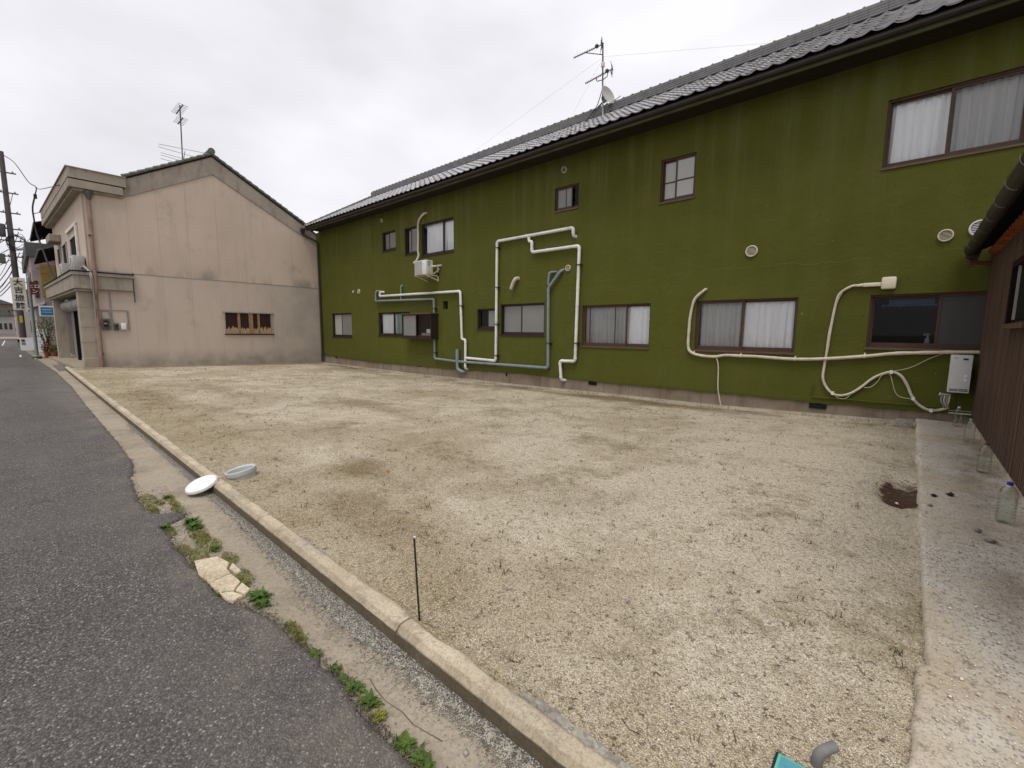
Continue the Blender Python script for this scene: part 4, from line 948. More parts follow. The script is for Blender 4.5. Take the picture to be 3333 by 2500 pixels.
# cornice at the street corner (three stacked mouldings)
def fbox(s0, s1, d0, d1, z0, z1, name, mat, bev=0, par=None): return MB(M_F).box(s0, s1, d0, d1, z0, z1).build(name, mat, par or bh, None, bev)
fbox(-.22, 9.0, .02, 1.5, 6.40, 6.72, 'cornice', 'trim'); fbox(-.25, 9.05, -.02, 1.52, 6.70+.022, 6.75, 'cornice_coping', 'trim')
fbox(-.19, 9.0, .04, 1.45, 6.36, 6.398, 'cornice_shadow', 'dark'); fbox(-.22, 9.0, .02, 1.4, 6.11, 6.358, 'cornice', 'trim')
fbox(-.12, 9.0, .12, 1.4, 6.03, 6.108, 'cornice', 'trim')
# upper street front wall with windows
fbox(.0, 9.0, .34, .40, 3.3, 6.04, 'wall', 'beige'); fbox(-.004, .10, .335, .48, 3.3, 6.03, 'corner_post', 'trim')
for s0, s1, z0, z1 in ((1.9, 3.5, 4.05, 4.85), (4.75, 5.9, 4.05, 4.88), (6.75, 7.6, 4.1, 4.9)):
    o = empty('window', (XB-s0, 1.8, z0)); o.parent = bh; o.matrix_parent_inverse = bh.matrix_world.inverted()
    fbox(s0, s1, .332, .338, z0, z1, 'opening', 'dark', 0, o)
    for a, b, c_, e in ((s0-.06, s0, z0-.05, z1+.06), (s1, s1+.06, z0-.05, z1+.06), (s0-.06, s1+.06, z1, z1+.06), (s0-.06, s1+.06, z0-.06, z0)): fbox(a, b, .30, .332, c_, e, 'frame', 'shutter', 0, o)
o = fbox(1.55, 1.75, .27, .335, 3.95, 5.22, 'drain_trim', 'sign_white', .01); fbox(1.55, 4.2, .27, .335, 5.16, 5.28, 'drain_trim', 'sign_white', .01)
fbox(6.3, 7.6, -.02, .335, 5.12, 5.42, 'awning_box', 'trim', .02)
# ledge with mouldings above the shop front
fbox(-.20, 8.9, -.10, 1.45, 2.80, 3.24, 'ledge', 'trim', .01); fbox(-.24, 8.95, -.14, 1.48, 3.243, 3.36, 'ledge', 'trim', .01); fbox(-.26, 9.0, -.16, 1.5, 3.363, 3.395, 'ledge_coping', 'dark')
fbox(-.13, 8.9, -.04, .4, 2.72, 2.797, 'ledge', 'trim')
# ground floor
MB(M_F).box(.02, .45, .0, .37, .0, 2.718).build('pillar', 'pillar_stone', bh); fbox(-.004, .47, -.02, .40, -.1, .42, 'pillar_base', 'pillar_stone', .01)
for zz_ in (.98, 1.50, 2.18): fbox(.012, .46, -.008, .378, zz_, zz_+.012, 'pillar_joint', 'trim')
fbox(7.6, 8.05, .0, .37, -.1, 2.718, 'pillar', 'pillar_stone')
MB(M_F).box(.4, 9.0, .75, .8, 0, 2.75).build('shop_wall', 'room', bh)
sh = empty('roller_shutter', (XB-2, 2, 0)); sh.parent = bh; sh.matrix_parent_inverse = bh.matrix_world.inverted()
for i in range(27):
    zz_ = .12+i*.077; MB(M_F).prism([(.52, zz_), (.50, zz_+.02), (.50, zz_+.05), (.52, zz_+.072)], .46, 5.3, 0).build('slat', 'shutter', sh)
MB(M_F).lathe([(.02, .44), (.22, .44), (.24, .48), (.24, 7.55), (.2, 7.6)], (0, .42, 2.40), 16, 'x').build('drum', 'drum', sh)
fbox(5.31, 5.5, .40, .56, .05, 2.3, 'door_post', 'dark'); d_ = fbox(5.52, 7.5, .52, .56, .08, 2.2, 'door', 'door_grey'); fbox(6.3, 6.36, .50, .519, .1, 1.2, 'door_rail', 'shutter', 0, d_)
# roof
broof = empty('roof', (-26, 5.8, 6)); broof.parent = bh; broof.matrix_parent_inverse = bh.matrix_world.inverted()
MB().prism([(2.6, 6.52), (APEX[0], APEX[1]+.03), (9.95, 5.90), (9.95, 5.84), (APEX[0], APEX[1]-.04), (2.6, 6.46)], -31, XB+.06).build('roof_deck', 'dark', broof)
for (ya, za), (yb, zb_), n_ in (((3.0, 6.80), (APEX[0], APEX[1]+.09), 12), ((9.75, 6.09), (APEX[0], APEX[1]+.09), 17)):
    for i in range(n_):
        a, b = i/n_, (i+1.12)/n_; p0 = (ya+(yb-ya)*a, za+(zb_-za)*a); p1 = (ya+(yb-ya)*b, za+(zb_-za)*b)
        MB().tube([(XB+.04, p0[0], p0[1]), (XB+.04, p1[0], p1[1]-.02)], [.068, .055], 8).build('verge_tile', 'mosstile', broof)
        m_ = MB(); m_.add([(XB+.03, p0[0], p0[1]), (XB+.03, p1[0], p1[1]), (-31, p1[0], p1[1]-.01), (-31, p0[0], p0[1])], [(0, 1, 2, 3)]); m_.build('tile_course', 'tile', broof)
MB().tube([(XB+.10, APEX[0], APEX[1]+.17), (-31, APEX[0], APEX[1]+.17)], .11, 12).build('ridge', 'mosstile', broof)
MB().lathe([(.02, .02), (.11, .015), (.125, -.01), (.125, -.06)], (XB+.12, APEX[0], APEX[1]+.17), 16, 'x').build('ridge_end', 'mosstile', broof)
# body behind
MB().box(-30.6, XB-.26, 2.4, 9.8, 0, 6.0).build('body', 'beige', bh)
# downpipe with hopper, conduits and meters on the gable wall
bp = thing('downpipe', (XB+.06, 2.04, .1), 'pinkish copper downpipe with funnel head on the beige wall corner', 'pipe')
MB().tube(rounded([(XB+.06, 2.07, 5.86), (XB+.06, 2.045, 3.44)], .05), .05, 10).build('upper_pipe', 'copper_pipe', bp)
MB().tube(rounded([(XB+.27, 2.03, 3.42), (XB+.27, 2.02, 2.75), (XB+.26, 2.02, 2.66), (XB+.08, 2.01, 2.45), (XB+.07, 2.0, .12)], .06), .05, 10).build('lower_pipe', 'copper_pipe', bp)
MB().lathe([(.05, 5.80), (.07, 5.86), (.13, 6.0), (.135, 6.07), (.11, 6.07)], (XB+.10, 2.08, 0), 4, 'z').build('hopper', 'hopper', bp)
for zz_ in (1.60, .55, 4.6): MB().tube([(XB+.065, 2.02, zz_), (XB+.065, 2.02, zz_+.03)], .058, 10).build('clamp', 'gutter_metal', bp)
cn = thing('conduit', (XB+.03, 1.93, 1), 'pale cable conduit beside the copper downpipe', 'conduit')
MB().tube(catmull([(XB-.5, 1.75, 3.46), (XB-.2, 1.80, 3.60), (XB+.05, 1.88, 3.45), (XB+.29, 1.93, 3.30), (XB+.30, 1.945, 2.9), (XB+.22, 1.945, 2.4), (XB+.05, 1.95, 1.6), (XB+.045, 1.955, .95)], 6), .022, 8).build('conduit_pipe', 'conduit', cn)
MB().tube(catmull([(XB-.5, 1.72, 3.46), (XB-.2, 1.78, 3.56), (XB+.07, 1.86, 3.43), (XB+.33, 1.90, 3.2), (XB+.31, 1.90, 2.75)], 6), .016, 8).build('conduit_pipe', 'conduit', cn)
mt = thing('electric_meters', (XB, 2.4, 1.4), 'two dark electric meters and a white box on the beige wall', 'meter')
for y0, y1, z0, z1, dp_ in ((2.10, 2.29, 1.41, 1.80, .12), (2.40, 2.54, 1.40, 1.65, .10)):
    b_ = MB().box(XB+.002, XB+dp_, y0, y1, z0, z1).build('meter_case', 'meter_box', mt, True, .012); MB().box(XB+dp_+.001, XB+dp_+.012, y0+.035, y1-.035, z0+.10, z1-.06).build('meter_window', 'meter_glass', b_); MB().box(XB+dp_+.013, XB+dp_+.02, y0+.05, y1-.06, z0+.2, z0+.24).build('dial', 'conduit', b_)
MB().box(XB+.002, XB+.10, 2.60, 2.745, 1.42, 1.65).build('breaker_box', 'cap_white', mt, True, .012)
for pts in ([(2.37, 2.72), (2.36, 2.09), (2.35, 1.42)], [(2.39, 2.72), (2.385, 2.09), (2.42, 1.4)], [(2.06, 2.09), (2.81, 2.11)], [(2.80, 2.10), (2.815, 1.40)], [(2.84, 2.09), (2.845, 1.40)], [(2.06, 2.07), (2.32, 2.06), (2.325, 1.4)], [(2.12, 2.05), (2.115, 1.8)]):
    MB().tube(rounded([(XB+.018, y_, z_) for y_, z_ in pts], .04), .013, 7).build('conduit_pipe', 'conduit', mt)
tag(MB().tube([(XB+.03, 3.06, 3.46), (XB+.03, 3.06, 2.40)], .014, 8).build('stub_pipe', 'hopper'), 'short dark pipe hanging at the end of the beige ledge', 'pipe')
# outdoor units on the ledge
for i, (s0, lab) in enumerate(((.35, 'white outdoor unit on the beige ledge beside the corner post'), (3.4, 'white outdoor unit further along the beige ledge, under the far windows'))):
    o = thing('air_conditioner', tuple(M_F @ Vector((s0, .1, 3.4))), lab, 'air conditioner', None)
    MB(M_F).box(s0, s0+.85, .0, .3, 3.40, 3.95).build('casing', 'shutter', o, True, .015); MB(M_F).lathe([(.19, -.012), (.21, -.012), (.21, 0)], (s0+.36, .0, 3.68), 16, 'y', False).build('fan_ring', 'ac_grille', o)
# television antenna
an = thing('television_antenna', (-22.6, 4.8, 7.75), 'thin television antenna with wide rods on the beige house roof', 'antenna')
AX = -22.5; az = 9.85
MB().tube([(AX, 5.11, 7.85), (AX, 5.16, 10.28)], .022, 7).build('mast', 'antenna_metal', an)
m_ = MB(); m_.bar((AX+.5, 5.15, 10.15), (AX-.6, 5.15, 10.15), .03); m_.build('boom', 'antenna_metal', an)
for i in range(8): MB().tube([(AX+.5-.15*i, 4.98, 10.17), (AX+.5-.15*i, 5.32, 10.13)], .008, 5).build('element', 'antenna_metal', an)
m_ = MB(); m_.bar((AX+.4, 5.14, 9.70), (AX-.4, 5.14, 9.70), .03); m_.build('boom', 'antenna_metal', an)
for i in range(6): MB().tube([(AX+.4-.15*i, 4.97, 9.73), (AX+.4-.15*i, 5.31, 9.67)], .008, 5).build('element', 'antenna_metal', an)
for a, b in (((AX, 4.37, 8.60), (AX+.3, 6.05, 8.62)), ((AX-.2, 4.38, 8.56), (AX+.5, 5.75, 8.28)), ((AX-.4, 4.50, 8.42), (AX+.3, 5.6, 8.16)), ((AX-.3, 4.47, 8.30), (AX+.3, 5.45, 8.05)), ((AX-.3, 4.46, 8.16), (AX+.2, 5.12, 7.98))):
    MB().tube([a, b], .011, 6).build('long_element', 'antenna_light', an)
MB().tube([(AX, 5.22, 8.58), (AX, 5.14, 8.2)], .012, 6).build('strut', 'antenna_metal', an)

# ================================================================== ANTENNA AND DISH ON THE GREEN ROOF
MX, MY = -6.83, 11.2
ta = thing('antenna_mast', (MX, MY, 7.25), 'mast with two comb antennas and grey satellite dish on the tiled roof', 'antenna')
def roofsurf(y): return EZ+SL*(y-EY)+.03
MB().tube([(MX+.01, MY, 7.60), (MX-.04, MY, 9.20)], .02, 8).build('mast', 'antenna_metal', ta)
MB().tube([(MX+.04, MY-.02, roofsurf(MY-.02)-.02), (MX+.01, MY, 7.72)], .024, 8).build('mast_foot', 'steel', ta)
for dx, dy in ((-.42, .1), (-.05, -.35), (-.45, -.2)): MB().tube([(MX, MY, 7.70), (MX+dx, MY+dy, roofsurf(MY+dy)+.01)], .012, 6).build('stay', 'antenna_metal', ta)
def yagi(b, dr, L_, n_):
    b = Vector(b); dr = Vector(dr).normalized(); side = Vector((0, 0, 1)).cross(dr).normalized(); upv = dr.cross(side)
    a = b-dr*L_; m_ = MB(); m_.bar(a, b, .02); m_.build('boom', 'antenna_metal', ta)
    for i in range(n_):
        p = a+(b-a)*(i/(n_-1)*.86); hw = .06+.03*i/n_; MB().tube([p-side*hw, p+side*hw], .005, 5).build('element', 'antenna_metal', ta)
    for sgn in (-1, 1):
        e = b+Vector((0, 0, sgn*.12))-dr*.03; m_ = MB(); m_.bar(b, e, .022); m_.build('reflector_arm', 'antenna_metal', ta)
        for k in (.35, .7, 1.): q_ = b+(e-b)*k; MB().tube([q_-side*.17, q_+side*.17], .0055, 5).build('reflector_rod', 'antenna_metal', ta)
    q_ = b-dr*.15; MB().box(q_.x-.035, q_.x+.035, q_.y-.035, q_.y+.035, q_.z-.01, q_.z+.055).build('junction_box', 'antenna_metal', ta)
yagi((MX-.05, MY-.02, 9.15), (.62, .45, .30), .80, 15)
yagi((MX+.22, MY+.10, 8.50), (.80, .30, .28), .76, 15)
MB().tube([(MX-.40, MY-.27, 8.97), (MX-.03, MY, 8.90)], .011, 6).build('support', 'antenna_metal', ta)
MB().tube(rounded([(MX-.18, MY-.05, 8.36), (MX-.17, MY-.05, 8.26), (MX-.02, MY-.01, 8.26), (MX+.10, MY+.04, 8.32), (MX+.11, MY+.06, 8.45)], .03), .011, 6).build('support', 'antenna_metal', ta)
MB().box(MX-.03, MX+.06, MY-.09, MY-.02, 8.55, 8.67).build('booster', 'cream_plastic', ta, True, .012)
dish_M = Matrix.Translation((MX+.14, MY+.05, 7.86)) @ Matrix.Rotation(R(78), 4, 'Z') @ Matrix.Rotation(R(-18), 4, 'X')
MB(dish_M).lathe([(.002, .075), (.10, .065), (.18, .04), (.245, .0), (.252, -.004), (.245, -.008), (.18, .03), (.1, .055), (.002, .065)], (0, 0, 0), 28, 'y', False).build('dish', 'dish_grey', ta)
MB(dish_M).box(-.05, .05, .06, .20, -.09, .06).build('dish_mount', 'dish_grey', ta)
MB(dish_M).tube([(0, .07, -.1), (0, .1, -.25), (0, -.36, -.33)], .012, 6).build('feed_arm', 'dish_grey', ta)
for b_ in ((-12.9, 10.6), (-7.35, 10.1), (-5.9, 9.9), (-2.0, 11.3)): MB().tube([(MX, MY, 8.84), (b_[0], b_[1], roofsurf(b_[1])+.01)], .0018, 4).build('guy_wire', 'antenna_light', ta)
MB().tube(catmull([(MX, MY-.03, 8.0), (MX-.08, MY-.06, 7.72), (MX-.12, MY-.1, 7.58), (MX-.27, MY-.16, 7.38), (MX-.36, MY-.25, roofsurf(MY-.25))], 5), .011, 6).build('cable', 'cable', ta)

# ================================================================== BROWN SHED
sd_ = thing('brown_shed', (2, 6, 0), 'dark brown corrugated shed with black tiled eave beside bottles', 'shed')
SX = .79; SY0, SY1 = 2.3, 9.86
MB().box(SX+.02, 4.2, SY0, SY1, .0, 2.95).build('body', 'cladding_gap', sd_)
MB().box(SX-.006, SX+.019, SY0, SY1-.01, .0, .195).build('sill_course', 'plinth_aggregate', sd_)
slat0 = None; n_sl = 90; ps = (SY1-.06-SY0)/n_sl
for i in range(n_sl):
    if slat0 is None: o = slat0 = MB().box(0, .024, 0, ps*.58, .20, 2.80).build('slat', 'cladding', sd_)
    else: o = link_copy(slat0, 'slat', sd_)
    o.location = (SX-.010+rnd.uniform(-.002, .002), SY0+i*ps, 0)
MB().box(SX-.012, SX+.03, SY1-.06, SY1, .2, 2.80).build('corner_trim', 'cladding', sd_)
# window of the shed
so_ = empty('window', (SX, 7.4, 1.75)); so_.parent = sd_; so_.matrix_parent_inverse = sd_.matrix_world.inverted()
MB().box(SX-.03, SX-.013, 5.9, 7.1, 1.66, 2.22).build('opening', 'dark', so_)
MB().box(SX-.07, SX-.031, 7.06, 7.14, 1.62, 2.27).build('jamb', 'cladding_gap', so_); MB().box(SX-.07, SX-.031, 5.9, 7.06, 2.21, 2.27).build('head', 'cladding_gap', so_); MB().box(SX-.09, SX-.031, 5.9, 7.18, 1.57, 1.62).build('sill', 'cladding', so_)
MB().box(SX-.05, SX-.031, 6.86, 6.885, 1.66, 2.21).build('mullion', 'conduit', so_)
# roof of the shed
so_ = empty('roof', (2, 6, 2.8)); so_.parent = sd_; so_.matrix_parent_inverse = sd_.matrix_world.inverted()
MB().prism([(.56, 2.72), (.56, 2.80), (2.5, 3.75), (4.6, 2.85), (4.6, 2.75), (2.5, 3.62)], SY0-.4, 9.72, 1).build('roof_deck', 'dark', so_)
V = []; F = []; n_ = 200
for i in range(n_+1):
    y_ = SY0+(9.45-SY0)*i/n_; a = .018*math.sin(i*1.1); V += [(.69, y_, 2.69+a), (SX-.002, y_, 2.655+a*.5)]
    if i: F.append((2*i-2, 2*i, 2*i+1, 2*i-1))
quad_mesh('rusty_sheet_edge', V, F, 'rust_sheet', so_).matrix_parent_inverse = so_.matrix_world.inverted()
y_ = 9.74
while y_ > SY0-.3:
    MB().tube([(.535, y_, 2.765), (.535, y_-.69, 2.765)], [.075, .066], 10).build('eave_tile', 'shed_tile', so_)
    m_ = MB(); P = []
    for k in range(9):
        a = math.pi*(.55+k/8*.95); P += [(.535+.077*math.cos(a), y_-.012, 2.765+.077*math.sin(a)), (.535+.077*math.cos(a), y_+.006, 2.765+.077*math.sin(a))]
    m_.add(P, [(2*k, 2*k+2, 2*k+3, 2*k+1) for k in range(8)]); m_.build('tile_edge', 'mortar_white', so_)
    y_ -= .69
MB().prism([(.46, 2.84), (.50, 2.66), (.62, 2.62), (.66, 2.80)], 9.70, 9.83, 1).build('end_tile', 'shed_tile', so_)
pr = thing('red_pipe', (.6, 9.74, 2.6), 'dark red pipe under the end of the shed eave', 'pipe')
MB().tube(rounded([(.53, 9.72, 2.63), (.55, 9.72, 2.585), (.80, 9.74, 2.56)], .03), .028, 9).build('pipe', 'red_pipe', pr)

# ================================================================== WATER BOTTLES
def bottle(x, y, z, h, capm, label, lean=0, neckwhite=False, fill=.0, rz=0):
    o = thing('water_bottle', (x, y, z), label, 'bottle', 'water bottles along the shed')
    M = Matrix.Translation((x, y, z)) @ Matrix.Rotation(lean, 4, 'X') @ Matrix.Rotation(rz, 4, 'Z')
    s_ = h/.31; rr = .052*s_
    prof = [(.002, .006), (rr*.75, .002), (rr*.96, .008), (rr, .02)]
    for k in range(7): z0 = .03+.024*k; prof += [(rr, z0*s_), (rr*.91, (z0+.006)*s_), (rr*.91, (z0+.010)*s_), (rr, (z0+.016)*s_)]
    prof += [(rr, .215*s_), (rr*.96, .232*s_), (rr*.82, .254*s_), (rr*.58, .272*s_), (rr*.34, .283*s_), (rr*.29, .295*s_)]
    MB(M).lathe(prof, (0, 0, 0), 18).build('body', 'bottle', o)
    MB(M).lathe([(rr*.001, .288*s_), (.017*s_, .288*s_), (.018*s_, .292*s_), (.018*s_, .310*s_), (.001, .311*s_)], (0, 0, 0), 14).build('cap', capm, o)
    if neckwhite: MB(M).lathe([(.0185*s_, .278*s_), (.019*s_, .287*s_)], (0, 0, 0), 14).build('neck_ring', 'cap_white', o)
bottle(.615, 9.50, .118, .305, 'cap_white', 'clear water bottle with white cap under the water heater')
bottle(.655, 8.17, .118, .31, 'cap_green', 'clear water bottle with pale green cap, leaning beside the shed', R(-7), False, 0, .3)
bottle(.645, 6.44, .118, .31, 'cap_brown', 'clear water bottle with brown cap beside the shed')
bottle(.625, 4.81, .118, .31, 'cap_blue', 'clear water bottle with bright blue cap beside the shed', 0, True)

# ================================================================== SMALL THINGS ON THE GROUND
lidM = Matrix.Translation((-4.73, 1.035, .082)) @ Vector((.10, -.36, 1)).to_track_quat('Z', 'Y').to_matrix().to_4x4()
lid = thing('pit_cover', (-4.73, 1.035, 0), 'white round plastic cover leaning on the kerb', 'cover')
MB(lidM).lathe([(.002, .016), (.110, .016), (.122, .012), (.128, .008), (.130, -.008), (.124, -.012), (.118, -.02), (.002, -.02)], (0, 0, 0), 32, 'z', False).build('disc', 'lid_white', lid)
MB(lidM).lathe([(.1295, -.006), (.1325, -.008), (.1325, -.013), (.128, -.014)], (0, 0, 0), 32, 'z', False).build('rim', 'lid_grey', lid)
rgM = Matrix.Translation((-4.72, 1.36, .115)) @ Vector((-.10, -.16, 1)).to_track_quat('Z', 'Y').to_matrix().to_4x4()
rg = thing('pipe_pit', (-4.70, 1.35, .05), 'grey plastic inspection pit rim standing out of the gravel, broken on one side', 'pit rim')
MB(rgM).lathe([(.115, -.08), (.118, -.01), (.130, -.008), (.134, 0), (.134, .038), (.126, .042), (.122, .036), (.112, .03), (.108, -.06)], (0, 0, 0), 32, 'z', False).build('rim', 'lid_grey', rg)
MB(rgM).lathe([(.109, -.012), (.002, -.014)], (0, 0, 0), 24, 'z', False).build('floor', 'grey_pvc', rg)
rod = thing('marker_rod', (-1.68, 1.20, .05), 'thin rusty steel rod standing in the gravel behind the kerb', 'rod')
MB().tube([(-1.68, 1.215, .04), (-1.695, 1.20, .52)], .0048, 7).build('rod', 'rust_rod', rod); MB().lathe([(.002, 0), (.006, .002), (.006, .008), (.002, .011)], (-1.688, 1.198, .514), 8).build('tip', 'cap_white', rod)
mb = thing('meter_box', (-.1, 1.4, .08), 'teal plastic meter box lid with black rim in the gravel', 'meter box')
tx0, tx1, ty0, ty1, tz = -.222, .02, 1.22, 1.59, .118
MB().box(tx0, tx1, ty0, ty1, .03, tz-.004).build('rim', 'black_plastic', mb, False, .004); MB().box(tx0+.009, tx1-.009, ty0+.009, ty1-.009, tz-.003, tz+.002).build('lid', 'teal_edge', mb, False, .002)
MB().box(tx0+.018, tx1-.018, ty0+.018, ty1-.018, tz+.0021, tz+.0035).build('lid_plate', 'teal_plastic', mb)
m_ = MB()
for i in range(8):
    for j in range(13):
        if (i+j) % 2 == 0: m_.box(tx0+.03+i*.024, tx0+.045+i*.024, ty0+.03+j*.024, ty0+.036+j*.024, tz+.0036, tz+.005)
        else: m_.box(tx0+.034+i*.024, tx0+.040+i*.024, ty0+.026+j*.024, ty0+.041+j*.024, tz+.0036, tz+.005)
m_.build('tread', 'teal_plastic', mb)
tag(MB().tube(rounded([(-.115, 1.645, .05), (-.115, 1.648, .135), (-.075, 1.70, .150)], .022), .0165, 12).build('pipe_elbow', 'pvc_dirty'), 'short dirty grey pipe elbow beside the teal meter box', 'pipe')
def stones_mesh(name, pts, sizes, mat, parent=None, sd=1):
    rs = np.random.RandomState(sd); n = len(pts)
    base = np.array([(1, 0, 0), (0, 1, 0), (-1, 0, 0), (0, -1, 0), (0, 0, .7), (0, 0, -.6)], float)
    fc = np.array([(0, 1, 4), (1, 2, 4), (2, 3, 4), (3, 0, 4), (1, 0, 5), (2, 1, 5), (3, 2, 5), (0, 3, 5)])
    a = rs.rand(n)*6.283; V = np.repeat(base[None], n, 0)*(1+.5*(rs.rand(n, 6, 3)-.5)) ; V = V*np.array(sizes)[:, None, None]
    V[:, :, 0] *= rs.uniform(.8, 1.5, n)[:, None]
    x = V[:, :, 0]*np.cos(a)[:, None]-V[:, :, 1]*np.sin(a)[:, None]; y = V[:, :, 0]*np.sin(a)[:, None]+V[:, :, 1]*np.cos(a)[:, None]
    V[:, :, 0] = x; V[:, :, 1] = y; V += np.array(pts)[:, None, :]
    Fa = (fc[None]+6*np.arange(n)[:, None, None]).reshape(-1, 3)
    me = bpy.data.meshes.new(name); me.vertices.add(n*6); me.vertices.foreach_set('co', V.reshape(-1)); me.loops.add(len(Fa)*3); me.loops.foreach_set('vertex_index', Fa.reshape(-1).astype(np.int32))
    me.polygons.add(len(Fa)); me.polygons.foreach_set('loop_start', np.arange(len(Fa), dtype=np.int32)*3); me.update(calc_edges=True); me.materials.append(MAT[mat])
    o = bpy.data.objects.new(name, me); COL.objects.link(o); return o
# loose pale stones on the near part of the lot
pts = []; sz = []
while len(pts) < 60000:
    dist = 1.4+abs(nrs.normal(0, 2.6)); ang = nrs.uniform(R(-78), R(8)); x, y = dist*math.sin(ang), dist*math.cos(ang)
    if not (1.24 < y < 9.6 and -14 < x < edge_x(max(y, .9))+.02): continue
    if ((x-PIT[0])/.2)**2+((y-PIT[1])/.55)**2 < 1: continue
    if fnoise(x*1.1, y*1.1, 3)+.5*fnoise(x*4, y*4, 1) < nrs.uniform(-.9, .35): continue
    s_ = nrs.uniform(.0014, .0036)*(1.0 if nrs.rand() > .015 else 2.0); pts.append((x, y, lotz(x, y)+s_*.25)); sz.append(s_)
for i in range(2600):
    y = 1.3+abs(nrs.normal(0, 3.2)); x = edge_x(y)+.02+abs(nrs.normal(0, .28))
    if y > 9.6 or x > .76: continue
    s_ = nrs.uniform(.0018, .005)*(1.0 if nrs.rand() > .03 else 2); pts.append((x, y, (.128 if y < 4.06 else .116)+.004+s_*.2-(.012*max(0, 2.3-y)))); sz.append(s_)
tag(stones_mesh('loose_gravel', pts, sz, 'stone', None, 3), 'loose pale crushed stones scattered over the empty lot', 'gravel', kind='stuff')
pts = []; sz = []
while len(pts) < 24000:
    x = -1.0-abs(nrs.normal(0, 2.2))+.6; wd = .05+.05*max(0, min(1, 1-abs(x+2.2)/1.6))+.02*fnoise(x*4, 3); y = 1.10-abs(nrs.normal(0, .75))*wd
    if x < -9 or y < .9: continue
    s_ = nrs.uniform(.0014, .0042); pts.append((x, y, gz(x, y)+.004+s_*.3)); sz.append(s_)
tag(stones_mesh('gutter_grit', pts, sz, 'greystone', None, 5), 'grey grit washed along the foot of the kerb', 'grit', kind='stuff')
pts = []; sz = []
while len(pts) < 2600:
    x = nrs.uniform(-5.2, -2.4); y = nrs.uniform(.64, .85); s_ = nrs.uniform(.002, .006); pts.append((x, y, gz(x, y)+s_*.3)); sz.append(s_)
tag(stones_mesh('verge_grit', pts, sz, 'greystone', None, 6), 'grey grit between broken slab and asphalt', 'grit', kind='stuff')
V = []; F = []
GW = [(-9, .045), (-5, .05), (-4, .06), (-3, .085), (-2.15, .11), (-1.69, .085), (-1.32, .05), (-1.02, .03), (.5, .02)]
for i in range(300):
    x = -9+.031*i; wd = lerp_tab(GW, x)*(1+.5*fnoise(x*6, 2)+.35*fnoise(x*19, 5))
    V += [(x, 1.115, .006), (x, 1.10-wd*.5, .007), (x, 1.10-wd, gz(x, 1.10-wd)+.0005)]
    if i: F += [(3*i-3+k, 3*i+k, 3*i+k+1, 3*i-3+k+1) for k in range(2)]
tag(quad_mesh('gutter_silt', V, F, 'silt', None, False), kind='structure')
# bigger single stones
for i, (x, y, s_, mt_) in enumerate(((.22, 4.86, .022, 'greystone'), (.36, 5.30, .03, 'rust_rod'), (.25, 5.18, .028, 'rust_rod'), (.46, 4.45, .025, 'mortar'), (.50, 4.28, .03, 'mortar'), (.02, 5.15, .018, 'cap_white'), (-.62, 2.3, .012, 'greystone'), (-1.0, 2.05, .014, 'greystone'), (-1.35, .99, .016, 'greystone'), (-1.06, .955, .012, 'mortar'))):
    z = .118 if x > .17 else (gz(x, y) if y < 1.1 else lotz(x, y)+.01)
    o = stones_mesh('stone', [(x, y, z+s_*.4)], [s_], mt_, None, 20+i)
    tag(o, ['grey pebble on the concrete nearest the soil pit', 'larger dark stone on the concrete beside the soil pit', 'smaller dark stone on the concrete beside the soil pit', 'flat grey stone on the concrete before the blue-capped bottle', 'larger flat grey stone on the concrete before the blue-capped bottle', 'white stone lying in the dark soil pit', 'small grey stone in the gravel between meter box and soil pit', 'small grey stone in the gravel behind the steel rod', 'grey stone lying in the gutter grit', 'pale stone by the gutter crack'][i], 'stone', 'single stones')
# weeds and dead stalks spread through the gravel
def blades_mesh(name, items, mat):
    V = []; F = []
    for (x, y, z, h, a, ln, wd) in items:
        dx, dy = math.cos(a), math.sin(a); b = len(V)
        V += [(x-dy*wd, y+dx*wd, z), (x+dy*wd, y-dx*wd, z), (x+dx*ln*.5+dy*wd*.8, y+dy*ln*.5-dx*wd*.8, z+h*.75), (x+dx*ln*.5-dy*wd*.8, y+dy*ln*.5+dx*wd*.8, z+h*.75), (x+dx*ln, y+dy*ln, z+h)]
        F += [(b, b+1, b+2, b+3), (b+3, b+2, b+4)]
    return quad_mesh(name, V, F, mat)
items = []; items2 = []; k = 0
while k < 2300:
    x = nrs.uniform(-20, .1); y = nrs.uniform(1.3, 9.7)
    if fnoise(x*.7, y*.9, 7)+.6*fnoise(x*2.6, y*2.6, 2) < nrs.uniform(-.5, .45): continue
    k += 1; z = lotz(x, y); n_ = nrs.randint(3, 8)
    for q_ in range(n_):
        h = nrs.uniform(.008, .035); it = (x+nrs.normal(0, .014), y+nrs.normal(0, .014), z-.002, h, nrs.uniform(0, 6.28), nrs.uniform(.008, .04), nrs.uniform(.0012, .003))
        (items if nrs.rand() < .6 else items2).append(it)
for x in np.linspace(-20, .0, 200):
    if fnoise(x*1.2, 6) < -.05: continue
    for q_ in range(4): items.append((x+nrs.normal(0, .06), 9.72+nrs.normal(0, .04), lotz(x, 9.7), nrs.uniform(.02, .09), nrs.uniform(0, 6.28), nrs.uniform(.01, .05), .003))
tag(blades_mesh('lot_weeds', items, 'olive_weed'), 'sparse low olive weeds growing through the gravel lot', 'weeds', kind='stuff')
tag(blades_mesh('dry_stalks', items2, 'dry_grass'), 'dry straw-coloured stalks scattered in the gravel lot', 'dry grass', kind='stuff')
m_ = MB()
